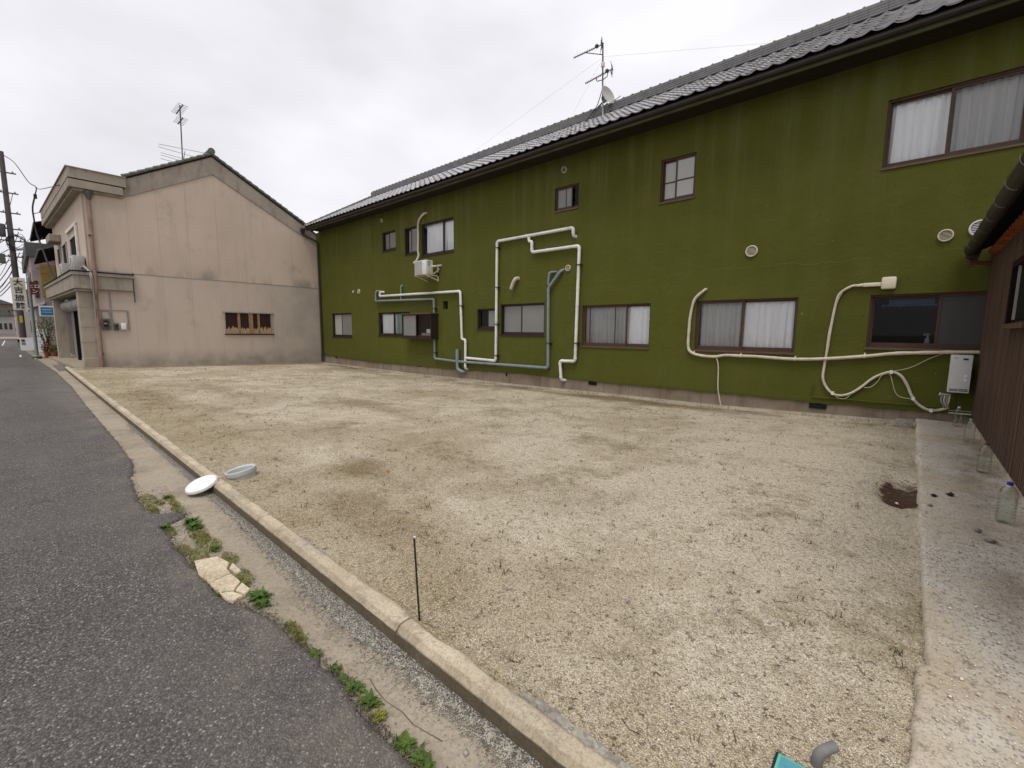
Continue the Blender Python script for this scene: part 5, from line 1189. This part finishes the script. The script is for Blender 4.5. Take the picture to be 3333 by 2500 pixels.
for i in range(1100):
    x = nrs.uniform(-16, .1); y = nrs.uniform(1.35, 9.6); a = nrs.uniform(0, 3.14); l_ = nrs.uniform(.012, .055)*(1 if i % 9 else 1.7); z = lotz(x, y)+.006
    p0 = Vector((x, y, z)); p2 = p0+Vector((math.cos(a), math.sin(a), .02))*l_; p1 = (p0+p2)/2+Vector((nrs.normal(0, .006), nrs.normal(0, .006), .004))
    m_.tube([p0, p1, p2], .0016, 3, False)
tag(m_.build('twigs', 'twig', None, False, normals=False), 'small dark twigs littering the gravel lot', 'twigs', kind='stuff')
# fallen leaves
def leaf_poly(L_, W_, curl=.15, n=5):
    P = []
    for i in range(n+1):
        s_ = i/n; w_ = W_*math.sin(math.pi*min(.98, s_*.92+.06)); P += [(s_*L_, -w_, curl*L_*s_*s_+.15*w_), (s_*L_, 0, curl*L_*s_*s_), (s_*L_, w_, curl*L_*s_*s_+.15*w_)]
    F = []
    for i in range(n): F += [(3*i, 3*i+3, 3*i+4, 3*i+1), (3*i+1, 3*i+4, 3*i+5, 3*i+2)]
    return P, F
for i, (x, y, mt_, lab) in enumerate(((-.025, 1.70, 'dead_leaf', 'reddish brown dead leaf lying near the grey pipe elbow'), (-.045, 1.63, 'dead_leaf', 'long dark red dead leaf beside the teal meter box'), (-3.84, 2.42, 'orange_leaf', 'orange dead leaf lying in the middle of the gravel'), (-.52, 2.62, 'dry_grass', 'small brown dead leaf on the pale gravel'), (-7.1, 1.02, 'orange_leaf', 'small orange leaf lying in the gutter'))):
    P, F = leaf_poly(.05 if i < 2 else (.07 if i == 2 else .03), .012 if i < 2 else (.02 if i == 2 else .008))
    M = Matrix.Translation((x, y, (lotz(x, y) if y > 1.1 else gz(x, y))+.008)) @ Matrix.Rotation(rnd.uniform(0, 6), 4, 'Z') @ Matrix.Rotation(R(10), 4, 'X')
    tag(MB(M).add(P, F).build('dead_leaf', mt_, None, True), lab, 'leaf')
# roadside weeds
def tooth_leaf(L_, W_, curl):
    P = []; F = []; n = 8
    for i in range(n+1):
        s_ = i/n; w_ = W_*math.sin(math.pi*min(.97, s_*.85+.13))*(1.0 if i % 2 else .55); P += [(s_*L_, -w_, curl*L_*s_*s_+.2*w_), (s_*L_, 0, curl*L_*s_*s_), (s_*L_, w_, curl*L_*s_*s_+.2*w_)]
    for i in range(n): F += [(3*i, 3*i+3, 3*i+4, 3*i+1), (3*i+1, 3*i+4, 3*i+5, 3*i+2)]
    return P, F
def rosette(x, y, z, rad, n, mat, label, up=.7, extra=None):
    o = thing('weed', (x, y, z), label, 'weed', 'weeds along the gutter edge'); m_ = MB()
    for i in range(n):
        a = i*2.4+rnd.uniform(-.3, .3); L_ = rad*rnd.uniform(.55, 1.1); el = rnd.uniform(.15, up)
        P, F = tooth_leaf(L_, L_*.24, -.45)
        M = Matrix.Translation((x+rnd.gauss(0, rad*.35), y+rnd.gauss(0, rad*.22), z)) @ Matrix.Rotation(a, 4, 'Z') @ Matrix.Rotation(-el, 4, 'Y')
        m_.add([M @ Vector(p) for p in P], F)
    m_.build('leaves', mat, o, True, normals=False)
    if extra:
        m_ = MB()
        for i in range(10):
            a = rnd.uniform(0, 6.28); L_ = rad*rnd.uniform(.4, .8); P, F = leaf_poly(L_, L_*.2, -.3); M = Matrix.Translation((x+rnd.uniform(-.03, .03), y+rnd.uniform(-.02, .02), z)) @ Matrix.Rotation(a, 4, 'Z') @ Matrix.Rotation(-rnd.uniform(.1, .6), 4, 'Y'); m_.add([M @ Vector(p) for p in P], F)
        m_.build('withered_leaves', extra, o, True, normals=False)
near_w = [(-1.94, .81, .055, 'leaf_green', 'dry_grass'), (-1.78, .83, .05, 'leaf_green', 'leaf_yellow'), (-1.70, .825, .04, 'leaf_green', 'leaf_yellow'), (-1.62, .83, .06, 'leaf_green', 'leaf_yellow'), (-1.51, .84, .065, 'leaf_green', 'leaf_red'), (-1.42, .83, .05, 'leaf_yellow', 'leaf_red'), (-1.25, .825, .06, 'leaf_green', 'leaf_yellow'), (-1.17, .83, .06, 'leaf_green', 'dry_grass'), (-1.12, .82, .055, 'leaf_green', 'leaf_red')]
for i, (x, y, rr, mt_, ex) in enumerate(near_w):
    rosette(x, y, .004, rr*.6, 46, mt_, 'yellowing weed with reddish leaves in the gutter crack' if ex == 'leaf_red' else 'leafy green weed rosette growing between asphalt and gutter concrete', .9, ex)
WL = ['big green weed clump at the near end of the broken slab', 'small green weed at the near end of the broken slab, beside the big clump', 'green weed clump in the grit by the asphalt tongue, on the gutter side', 'green weed spreading among yellow creepers on the gutter side', 'green weed by the asphalt tongue, on the asphalt side', 'small green weed behind the far end of the broken slab', 'little green weed in the creepers beside the white round cover', 'little green weed between broken slab and asphalt']
for k_, (x, y, rr) in enumerate(((-2.60, .80, .09), (-2.52, .79, .06), (-4.05, .80, .09), (-3.92, .79, .09), (-4.06, .645, .07), (-3.42, .80, .06), (-4.80, .79, .05), (-2.78, .66, .05))):
    rosette(x, y, .004, rr*.62, 70, 'leaf_green', WL[k_], 1.1)
# creeping moss-like cover round the broken slab
m_ = MB(); cover = [(-4.87, .67, .12), (-4.79, .80, .08), (-4.6, .80, .07), (-4.42, .79, .09), (-4.63, .64, .07), (-4.52, .66, .06), (-3.83, .79, .12), (-3.7, .78, .1), (-3.53, .79, .13), (-3.57, .65, .08), (-3.38, .70, .10), (-3.21, .83, .08), (-2.90, .82, .08), (-2.85, .655, .05), (-3.0, .64, .05), (-3.95, .66, .06), (-2.2, .82, .05), (-2.1, .81, .05), (-4.7, .72, .06), (-3.30, .66, .06), (-2.82, .79, .05)]
for cx, cy, rr in cover:
    for i in range(int(330*rr/.1)):
        a = rnd.uniform(0, 6.28); q_ = rr*math.sqrt(rnd.random()); x, y = cx+q_*1.4*math.cos(a), cy+q_*.5*math.sin(a); L_ = rnd.uniform(.006, .016); a = rnd.uniform(0, 6.28); el = rnd.uniform(.1, 1.0); z = gz(x, y)+rnd.uniform(.002, .012)
        dx, dy, dz = math.cos(a)*math.cos(el)*L_, math.sin(a)*math.cos(el)*L_, math.sin(el)*L_
        m_.add([(x, y, z), (x+dx*.5-dy*.4, y+dy*.5+dx*.4, z+dz*.7), (x+dx, y+dy, z+dz), (x+dx*.5+dy*.4, y+dy*.5-dx*.4, z+dz*.7)], [(0, 1, 2, 3)])
tag(m_.build('creeping_weeds', 'leaf_yellow', None, False, normals=False), 'low yellow-green creeping weeds round the broken slab', 'weeds', kind='stuff')
items = []
for i in range(600):
    x = nrs.uniform(-9, -.8); items.append((x, 1.085+nrs.normal(0, .012), gz(x, 1.08), nrs.uniform(.004, .014), nrs.uniform(0, 6.28), .008, .002))
tag(blades_mesh('kerb_moss', items, 'leaf_yellow'), 'thin line of moss at the foot of the kerb', 'moss', kind='stuff')
# broken pale slab at the asphalt edge
bs = thing('broken_slab', (-2.95, .74, 0), 'cracked pale concrete slab fragment at the edge of the asphalt', 'slab')
for poly in ([(-3.31, .655), (-3.27, .77), (-3.12, .80), (-3.05, .765), (-2.98, .765), (-2.95, .645), (-3.1, .63)], [(-2.965, .765), (-2.945, .645), (-2.80, .65), (-2.76, .72), (-2.83, .775)], [(-3.04, .775), (-3.10, .81), (-2.95, .815), (-2.94, .78)], [(-2.785, .655), (-2.745, .71), (-2.66, .735), (-2.64, .685), (-2.70, .66)], [(-2.75, .725), (-2.81, .775), (-2.70, .785), (-2.66, .745)]):
    n_ = len(poly); m_ = MB(); cx = sum(p[0] for p in poly)/n_; cy = sum(p[1] for p in poly)/n_
    m_.add([(x, y, -.02) for x, y in poly] + [(x, y, .016) for x, y in poly] + [(cx+(x-cx)*.93, cy+(y-cy)*.93, .022) for x, y in poly], [tuple(range(2*n_, 3*n_))] + [(i, (i+1) % n_, n_+(i+1) % n_, n_+i) for i in range(n_)] + [(n_+i, n_+(i+1) % n_, 2*n_+(i+1) % n_, 2*n_+i) for i in range(n_)])
    m_.build('fragment', 'broken_slab', bs, False)
# crumbs and dry blades along the broken asphalt edge
pts = []; sz = []; its = []; its2 = []
while len(pts) < 3200:
    x = -.7-abs(nrs.normal(0, 2.4)); e = lerp_tab(EDGE, x)
    if x < -10: continue
    y = e+nrs.normal(.0, .022); s_ = nrs.uniform(.0015, .005); pts.append((x, y, .006+s_*.3)); sz.append(s_)
    if nrs.rand() < .22: (its if nrs.rand() < .5 else its2).append((x, e+nrs.normal(.008, .012), .004, nrs.uniform(.006, .03), nrs.uniform(0, 6.28), nrs.uniform(.006, .03), .0016))
tag(stones_mesh('asphalt_crumbs', pts, sz, 'asphalt', None, 9), 'dark crumbs broken from the asphalt edge', 'crumbs', kind='stuff')
tag(blades_mesh('edge_grass', its, 'dry_grass'), 'dry grass blades in the joint between asphalt and gutter', 'dry grass', kind='stuff')
tag(blades_mesh('edge_weeds', its2, 'olive_weed'), 'tiny olive weeds in the joint between asphalt and gutter', 'weeds', kind='stuff')
# grate in the gutter by the beige house
gr = thing('drain_grate', (-23.5, 1.0, 0), 'steel drain grate in the gutter before the beige house', 'grate')
MB().box(-25.2, -21.9, .93, 1.15, -.005, .006).build('opening', 'dark', gr)
for i in range(5): MB().box(-25.2, -21.9, .945+.043*i, .965+.043*i, .006, .014).build('bar', 'conduit', gr)

# ================================================================== THE STREET BEYOND
# ryokan sign on its post
sg = thing('hotel_sign', (-30.6, .62, 0), 'white hanging hotel sign with black characters on a steel post', 'sign')
PX = -30.6
MB().lathe([(.13, 0), (.13, .12), (.09, .14), (.055, .15), (.055, 3.75), (.02, 3.78)], (PX, .64, 0), 12).build('post', 'steel_post', sg)
MB().lathe([(.17, 0), (.17, .10), (.1, .13)], (PX, .64, .0), 10).build('post_base', 'pole_concrete', sg)
MB().box(PX-.05, PX+.06, .08, .545, 2.24, 3.70).build('board', 'sign_white', sg, False, .01)
for zz_ in (2.5, 3.5): MB().box(PX-.02, PX+.02, .545, .62, zz_, zz_+.04).build('arm', 'steel_post', sg)
def glyph(ch, size, M, mat, parent, th=.01):
    cu = bpy.data.curves.new('glyph', 'FONT'); cu.body = ch; cu.size = size; cu.align_x = 'CENTER'; cu.extrude = th; cu.offset = size*.010
    ob = bpy.data.objects.new('glyph', cu); COL.objects.link(ob); dg = bpy.context.evaluated_depsgraph_get()
    me = bpy.data.meshes.new_from_object(ob.evaluated_get(dg)); bpy.data.objects.remove(ob); me.transform(M); me.materials.clear(); me.materials.append(MAT[mat])
    o = bpy.data.objects.new('character', me); COL.objects.link(o); o.parent = parent; o.matrix_parent_inverse = parent.matrix_world.inverted(); return o
def face_x(x, y, z): return Matrix(((0, 0, 1, x), (1, 0, 0, y), (0, 1, 0, z), (0, 0, 0, 1)))
for i, ch in enumerate('大吉旅館'): glyph(ch, .31, face_x(PX+.065, .312, 3.385-.35*i), 'sign_black', sg)
rs_ = thing('shop_sign', (-31.2, .75, 2.9), 'dark red shop sign with white characters behind the hotel sign', 'sign')
m_ = MB(); pr_ = [(.58+.0, 3.0), (.60, 3.55), (.70, 3.62), (.86, 3.60), (.98, 3.45), (1.0, 3.2), (.9, 3.05), (.7, 2.98)]; m_.prism(pr_, -31.25, -31.15); m_.build('board', 'sign_red', rs_)
glyph('ヒロ', .20, face_x(-31.14, .82, 3.32), 'sign_palewhite', rs_); glyph('ン', .22, face_x(-31.14, .84, 3.08), 'sign_palewhite', rs_)
MB().tube([(-31.2, .70, 2.98), (-31.2, .70, .05)], .03, 8).build('post', 'steel_post', rs_)
# white standing board
wb = thing('notice_board', (-38.3, .45, 0), 'small white standing board on the street beyond the hotel sign', 'sign')
MB().box(-38.34, -38.3, .20, .78, .12, .85).build('panel', 'sign_palewhite', wb); MB().box(-38.295, -38.29, .26, .40, .62, .76).build('red_mark', 'sign_red', wb); MB().box(-38.295, -38.29, .26, .42, .44, .58).build('dark_mark', 'door_grey', wb)
for yy_ in (.24, .74): MB().box(-38.34, -38.3, yy_-.02, yy_+.02, .0, .12).build('leg', 'steel_post', wb)
# utility poles
def upole(x, y, h, lab, big=True):
    o = thing('utility_pole', (x, y, 0), lab, 'pole', None if big else 'far utility poles')
    MB().lathe([(.17, 0), (.12, h)], (x, y, 0), 12).build('pole', 'pole_concrete', o)
    for i, zz_ in enumerate((h*.48, h*.56, h*.62, h*.70, h*.80, h*.90)):
        m_ = MB(); m_.bar((x, y-.75, zz_), (x, y+.55, zz_), .07); m_.build('crossarm', 'antenna_metal', o)
        for yy_ in (-.6, -.2, .4): MB().lathe([(.03, 0), (.05, .04), (.03, .1)], (x, y+yy_, zz_+.04), 7).build('insulator', 'shutter', o)
    if big:
        MB().box(x+.05, x+.3, y-.75, y-.35, 5.5, 6.1).build('cabinet', 'hopper', o); MB().lathe([(.2, 0), (.22, .1), (.22, .75), (.18, .8)], (x+.05, y-.42, 7.2), 12).build('transformer', 'antenna_metal', o)
        for k in range(9):
            a = rnd.uniform(0, 6); pth = [(x+.2+rnd.uniform(-.1, .1), y+.2+.42*math.cos(a+q_*.8)+rnd.uniform(-.05, .05), 6.9+.45*math.sin(a+q_*.8)+rnd.uniform(-.15, .15)) for q_ in range(7)]
            MB().tube(catmull(pth, 5), .016, 5).build('cable_coil', 'cable', o)
        MB().box(x+.125, x+.165, y-.07, y+.07, 1.75, 2.2).build('warning_strip', 'yellow', o)
    return o
upole(-44, .40, 12.5, 'near concrete utility pole with coiled black cables behind the hotel sign')
for x, y in ((-74, -1.3), (-100, -2.4), (-125, -3.4)): upole(x, y, 10.5, 'far concrete utility pole down the street', False)
# overhead wires
wr = thing('overhead_wires', (-44, .4, 8), 'tangle of overhead wires along the street', 'wires')
def wire(a, b, sag, rad=.012, n=10):
    a, b = Vector(a), Vector(b); P = [a.lerp(b, i/n)-Vector((0, 0, sag*4*(i/n)*(1-i/n))) for i in range(n+1)]; MB().tube(P, rad, 4, False).build('wire', 'cable', wr)
for h_, yy_ in ((6.0, -.6), (6.3, .3), (7.0, -.5), (7.6, .35), (8.7, -.6), (10, .3), (11.2, -.5)):
    wire((-44, .4+yy_, h_), (-74, -1.3+yy_, h_*.82), .5, .02); wire((-74, -1.3+yy_, h_*.82), (-100, -2.4+yy_, h_*.8), .5, .025)
for zz_ in (5.9, 6.6, 7.3, 8.2): wire((-44, .4, zz_), (-58, -2.6, zz_*.97), .3, .022)
for zz_ in (4.3, 4.6, 5.0, 5.5): wire((-44, .4, zz_+.3), (-74, -1.3, zz_), .3, .03)
wire((-44, .5, 6.5), (-31, 1.4, 6.35), .15); wire((-44, .5, 6.2), (-31, 1.3, 5.7), .25); wire((-44, .5, 5.4), (-38, 1.6, 4.6), .2); wire((-44, .45, 5.9), (-38, 1.4, 4.9), .2)
# service mast at the beige roof and its wire
sm = thing('service_mast', (-30.5, 1.1, 4), 'thin dark service mast with cable at the far end of the beige house', 'mast')
MB().tube(catmull([(-31, 1.19, 7.55), (-31, 1.07, 7.0), (-31, 1.07, 6.5), (-31, 1.10, 5.9), (-30.2, 1.22, 5.0), (-28.5, 1.3, 4.0), (-26.8, 1.38, 3.25)], 6), .032, 7).build('mast', 'cable', sm)
MB().tube([(-31, 1.19, 7.42), (-31, 1.20, 7.62)], .06, 8).build('weather_head', 'cable', sm); MB().tube([(-31, 1.07, 6.72), (-30.4, 1.28, 6.72)], .015, 6).build('bracket', 'cable', sm)
MB().tube(catmull([(-31, 1.20, 7.6), (-31, 1.25, 7.95), (-35, 1.15, 9.0), (-40, .85, 11.0), (-44, .5, 12.3)], 6), .022, 6).build('service_wire', 'cable', sm)
MB().tube(catmull([(-31, 1.25, 7.95), (-30.9, 1.36, 7.86), (-26, 1.45, 7.0), (-23, 1.52, 6.5)], 5), .014, 6).build('service_wire', 'cable', sm)
# neighbouring house with two dark eaves
nb = thing('street_house', (-35, 4, 0), 'old house with two dark projecting eaves beyond the beige house', 'house')
MB().box(-38, -31.05, 2.0, 8, 0, 7.5).build('wall', 'far_brown', nb)
for zz_, ye, nm_ in ((6.25, 1.05, 'upper_eave'), (5.0, 1.1, 'lower_eave')):
    MB().prism([(ye, zz_), (ye, zz_+.07), (3.2, zz_+1.0), (3.2, zz_+.85)], -37.6, -31.02, 0).build(nm_, 'dark', nb)
    for i in range(24): xx = -37.5+i*.27; MB().tube([(xx, ye-.01, zz_+.09), (xx, ye+1.2, zz_+.55)], .05, 6).build('roof_tile', 'mosstile', nb)
MB().box(-37.9, -31.05, 1.92, 2.0, 2.6, 4.3).build('window', 'meter_glass', nb); MB().box(-37.9, -31.1, 1.5, 2.2, 2.45, 2.6).build('canopy', 'pinkgrey', nb)
pk = thing('street_house', (-44, 4, 0), 'pinkish grey building with ochre side panel down the street', 'house')
MB().box(-52, -39, 1.0, 8, 0, 5.6).build('wall', 'pinkgrey', pk); MB().box(-52.1, -38.9, .85, 8, 5.6, 6.4).build('parapet', 'far_roof', pk); MB().box(-38.995, -38.95, 1.35, 2.0, 3.3, 5.2).build('side_panel', 'ochre', pk)
MB().prism([(.8, 2.6), (.8, 2.68), (1.4, 3.0), (1.4, 2.85)], -51, -38.8).build('awning', 'sign_white', pk)
for i in range(3):
    o = MB().box(-50+i*3.6, -48+i*3.6, .96, .999, 3.6, 4.8).build('window', 'meter_glass', pk); MB().box(-49.05+i*3.6, -48.95+i*3.6, .93, .959, 3.6, 4.8).build('frame', 'shutter', o)
MB().box(-38.998, -38.96, 1.05, 1.2, 3.2, 4.2).build('window', 'meter_glass', pk)
bs_ = thing('shop_sign', (-33, 1.2, 2), 'small blue shop sign with white frame beside the beige house', 'sign')
MB().box(-33.1, -33.0, .95, 1.52, 2.02, 2.55).build('frame', 'sign_palewhite', bs_, False, .01); MB().box(-32.999, -32.985, 1.01, 1.46, 2.09, 2.48).build('panel', 'sign_blue', bs_)
MB().box(-32.984, -32.98, 1.06, 1.40, 2.34, 2.37).build('line', 'sign_palewhite', bs_); MB().box(-32.984, -32.98, 1.06, 1.40, 2.22, 2.24).build('line', 'sign_palewhite', bs_); MB().bar((-33.05, 1.5, 2.3), (-33.05, 2.0, 2.3), .04).build('bracket', 'steel_post', bs_)
# potted plants
def shrub(x, y, z, w_, h_, nleaf, mat, label, flower=False, pot=True):
    o = thing('potted_plant', (x, y, z), label, 'plant'); m_ = MB(); fl = MB(); st = MB()
    if pot: MB().lathe([(.10, 0), (.14, .22), (.155, .22), (.155, .26), (.13, .26), (.12, .2)], (x, y, z), 12).build('pot', 'terracotta', o)
    for i in range(9): a = rnd.uniform(0, 6.28); st.tube([(x, y, z+.2), (x+.4*w_*math.cos(a), y+.4*w_*math.sin(a), z+h_*rnd.uniform(.6, .95))], [.012, .005], 5, False)
    for i in range(nleaf):
        a = rnd.uniform(0, 6.28); q_ = w_*.5*rnd.random()**.6; zz_ = z+.25+(h_-.25)*rnd.random(); cl = .75+.5*fnoise(a*1.5, zz_*3); px_, py_ = x+q_*cl*math.cos(a), y+q_*cl*math.sin(a)
        L_ = rnd.uniform(.05, .12); P, F = leaf_poly(L_, L_*.28, -.3, 2); M = Matrix.Translation((px_, py_, zz_)) @ Matrix.Rotation(rnd.uniform(0, 6.28), 4, 'Z') @ Matrix.Rotation(rnd.uniform(-.9, .9), 4, 'Y')
        (fl if flower and zz_ > z+h_*.62 and rnd.random() < .7 else m_).add([M @ Vector(p) for p in P], F)
    st.build('stems', 'twig', o, False, normals=False); m_.build('leaves', mat, o, False, normals=False)
    if flower: fl.build('flowers', 'flower', o, False, normals=False)
shrub(-31.8, 1.18, .06, .9, 1.9, 420, 'leaf_green', 'tall leafy shrub in a pot beside the beige pillar')
shrub(-31.0, 1.02, .06, .5, .65, 200, 'leaf_green', 'potted plant with red flowers beside the beige pillar', True)
shrub(-30.6, 1.22, .06, .5, .6, 200, 'leaf_yellow', 'low yellow-green potted plant at the foot of the beige pillar')
shrub(-34.2, 1.1, .06, .8, 2.1, 300, 'leaf_green', 'dark leafy shrub under the blue shop sign')
tag(MB().box(-36.1, -36.0, .85, 1.25, .1, 1.35).build('standing_panel', 'sign_palewhite', None, False, .01), 'white standing shop panel among the potted plants', 'sign')
# houses at the end of the street
for i, (x, y, w_, dpt, h_, wm, lab) in enumerate(((-150, -4.6, 4.6, 8, 5.2, 'far_brown', 'brown house closing the view at the end of the street'), (-136, -.9, 2.4, 7, 3.6, 'far_wall', 'low pale house at the bend of the street'), (-170, -1.5, 4, 9, 7.0, 'far_brown', 'tall dark block rising behind the low pale house'), (-118, 1.7, 2.6, 8, 4.4, 'pinkgrey', 'pinkish house on the right before the street bends'), (-70, 3.2, 5, 12, 5.0, 'far_wall', 'pale house behind the near utility pole'))):
    o = thing('street_house', (x, y, 0), lab, 'house')
    MB().box(x-dpt, x, y-w_/2, y+w_/2, 0, h_).build('wall', wm, o); MB().prism([(y-w_/2-.4, h_-.02), (y, h_+1.1), (y+w_/2+.4, h_-.02)], x-dpt-.4, x+.4).build('roof', 'far_roof', o)
    for a in range(3):
        for fl_ in range(2): MB().box(x+.002, x+.06, y-w_*.38+a*w_*.28, y-w_*.38+a*w_*.28+w_*.16, .9+fl_*2.6, 2.1+fl_*2.6).build('window', 'meter_glass', o)
# car at the end of the street
cr = thing('parked_car', (-92, -3.3, 0), 'small white car at the end of the street', 'car')
MB().prism([(-4.15, .3), (-4.2, .8), (-4.05, .95), (-3.9, 1.42), (-2.7, 1.42), (-2.55, .95), (-2.4, .8), (-2.45, .3)], -96, -92.3, 0).build('body', 'car_white', cr)
MB().prism([(-3.95, .98), (-3.83, 1.36), (-2.77, 1.36), (-2.65, .98)], -92.3, -92.25, 0).build('windscreen', 'car_glass', cr)
for yy_ in (-4.0, -2.75): MB().box(-92.3, -92.26, yy_, yy_+.22, .6, .72).build('headlight', 'sign_palewhite', cr)
for xx in (-95.2, -93.0):
    for yy_ in (-4.12, -2.62): MB().lathe([(.1, 0), (.30, 0), (.31, .03), (.31, .15), (.1, .15)], (xx, yy_, .31), 12, 'y').build('wheel', 'tyre', cr)
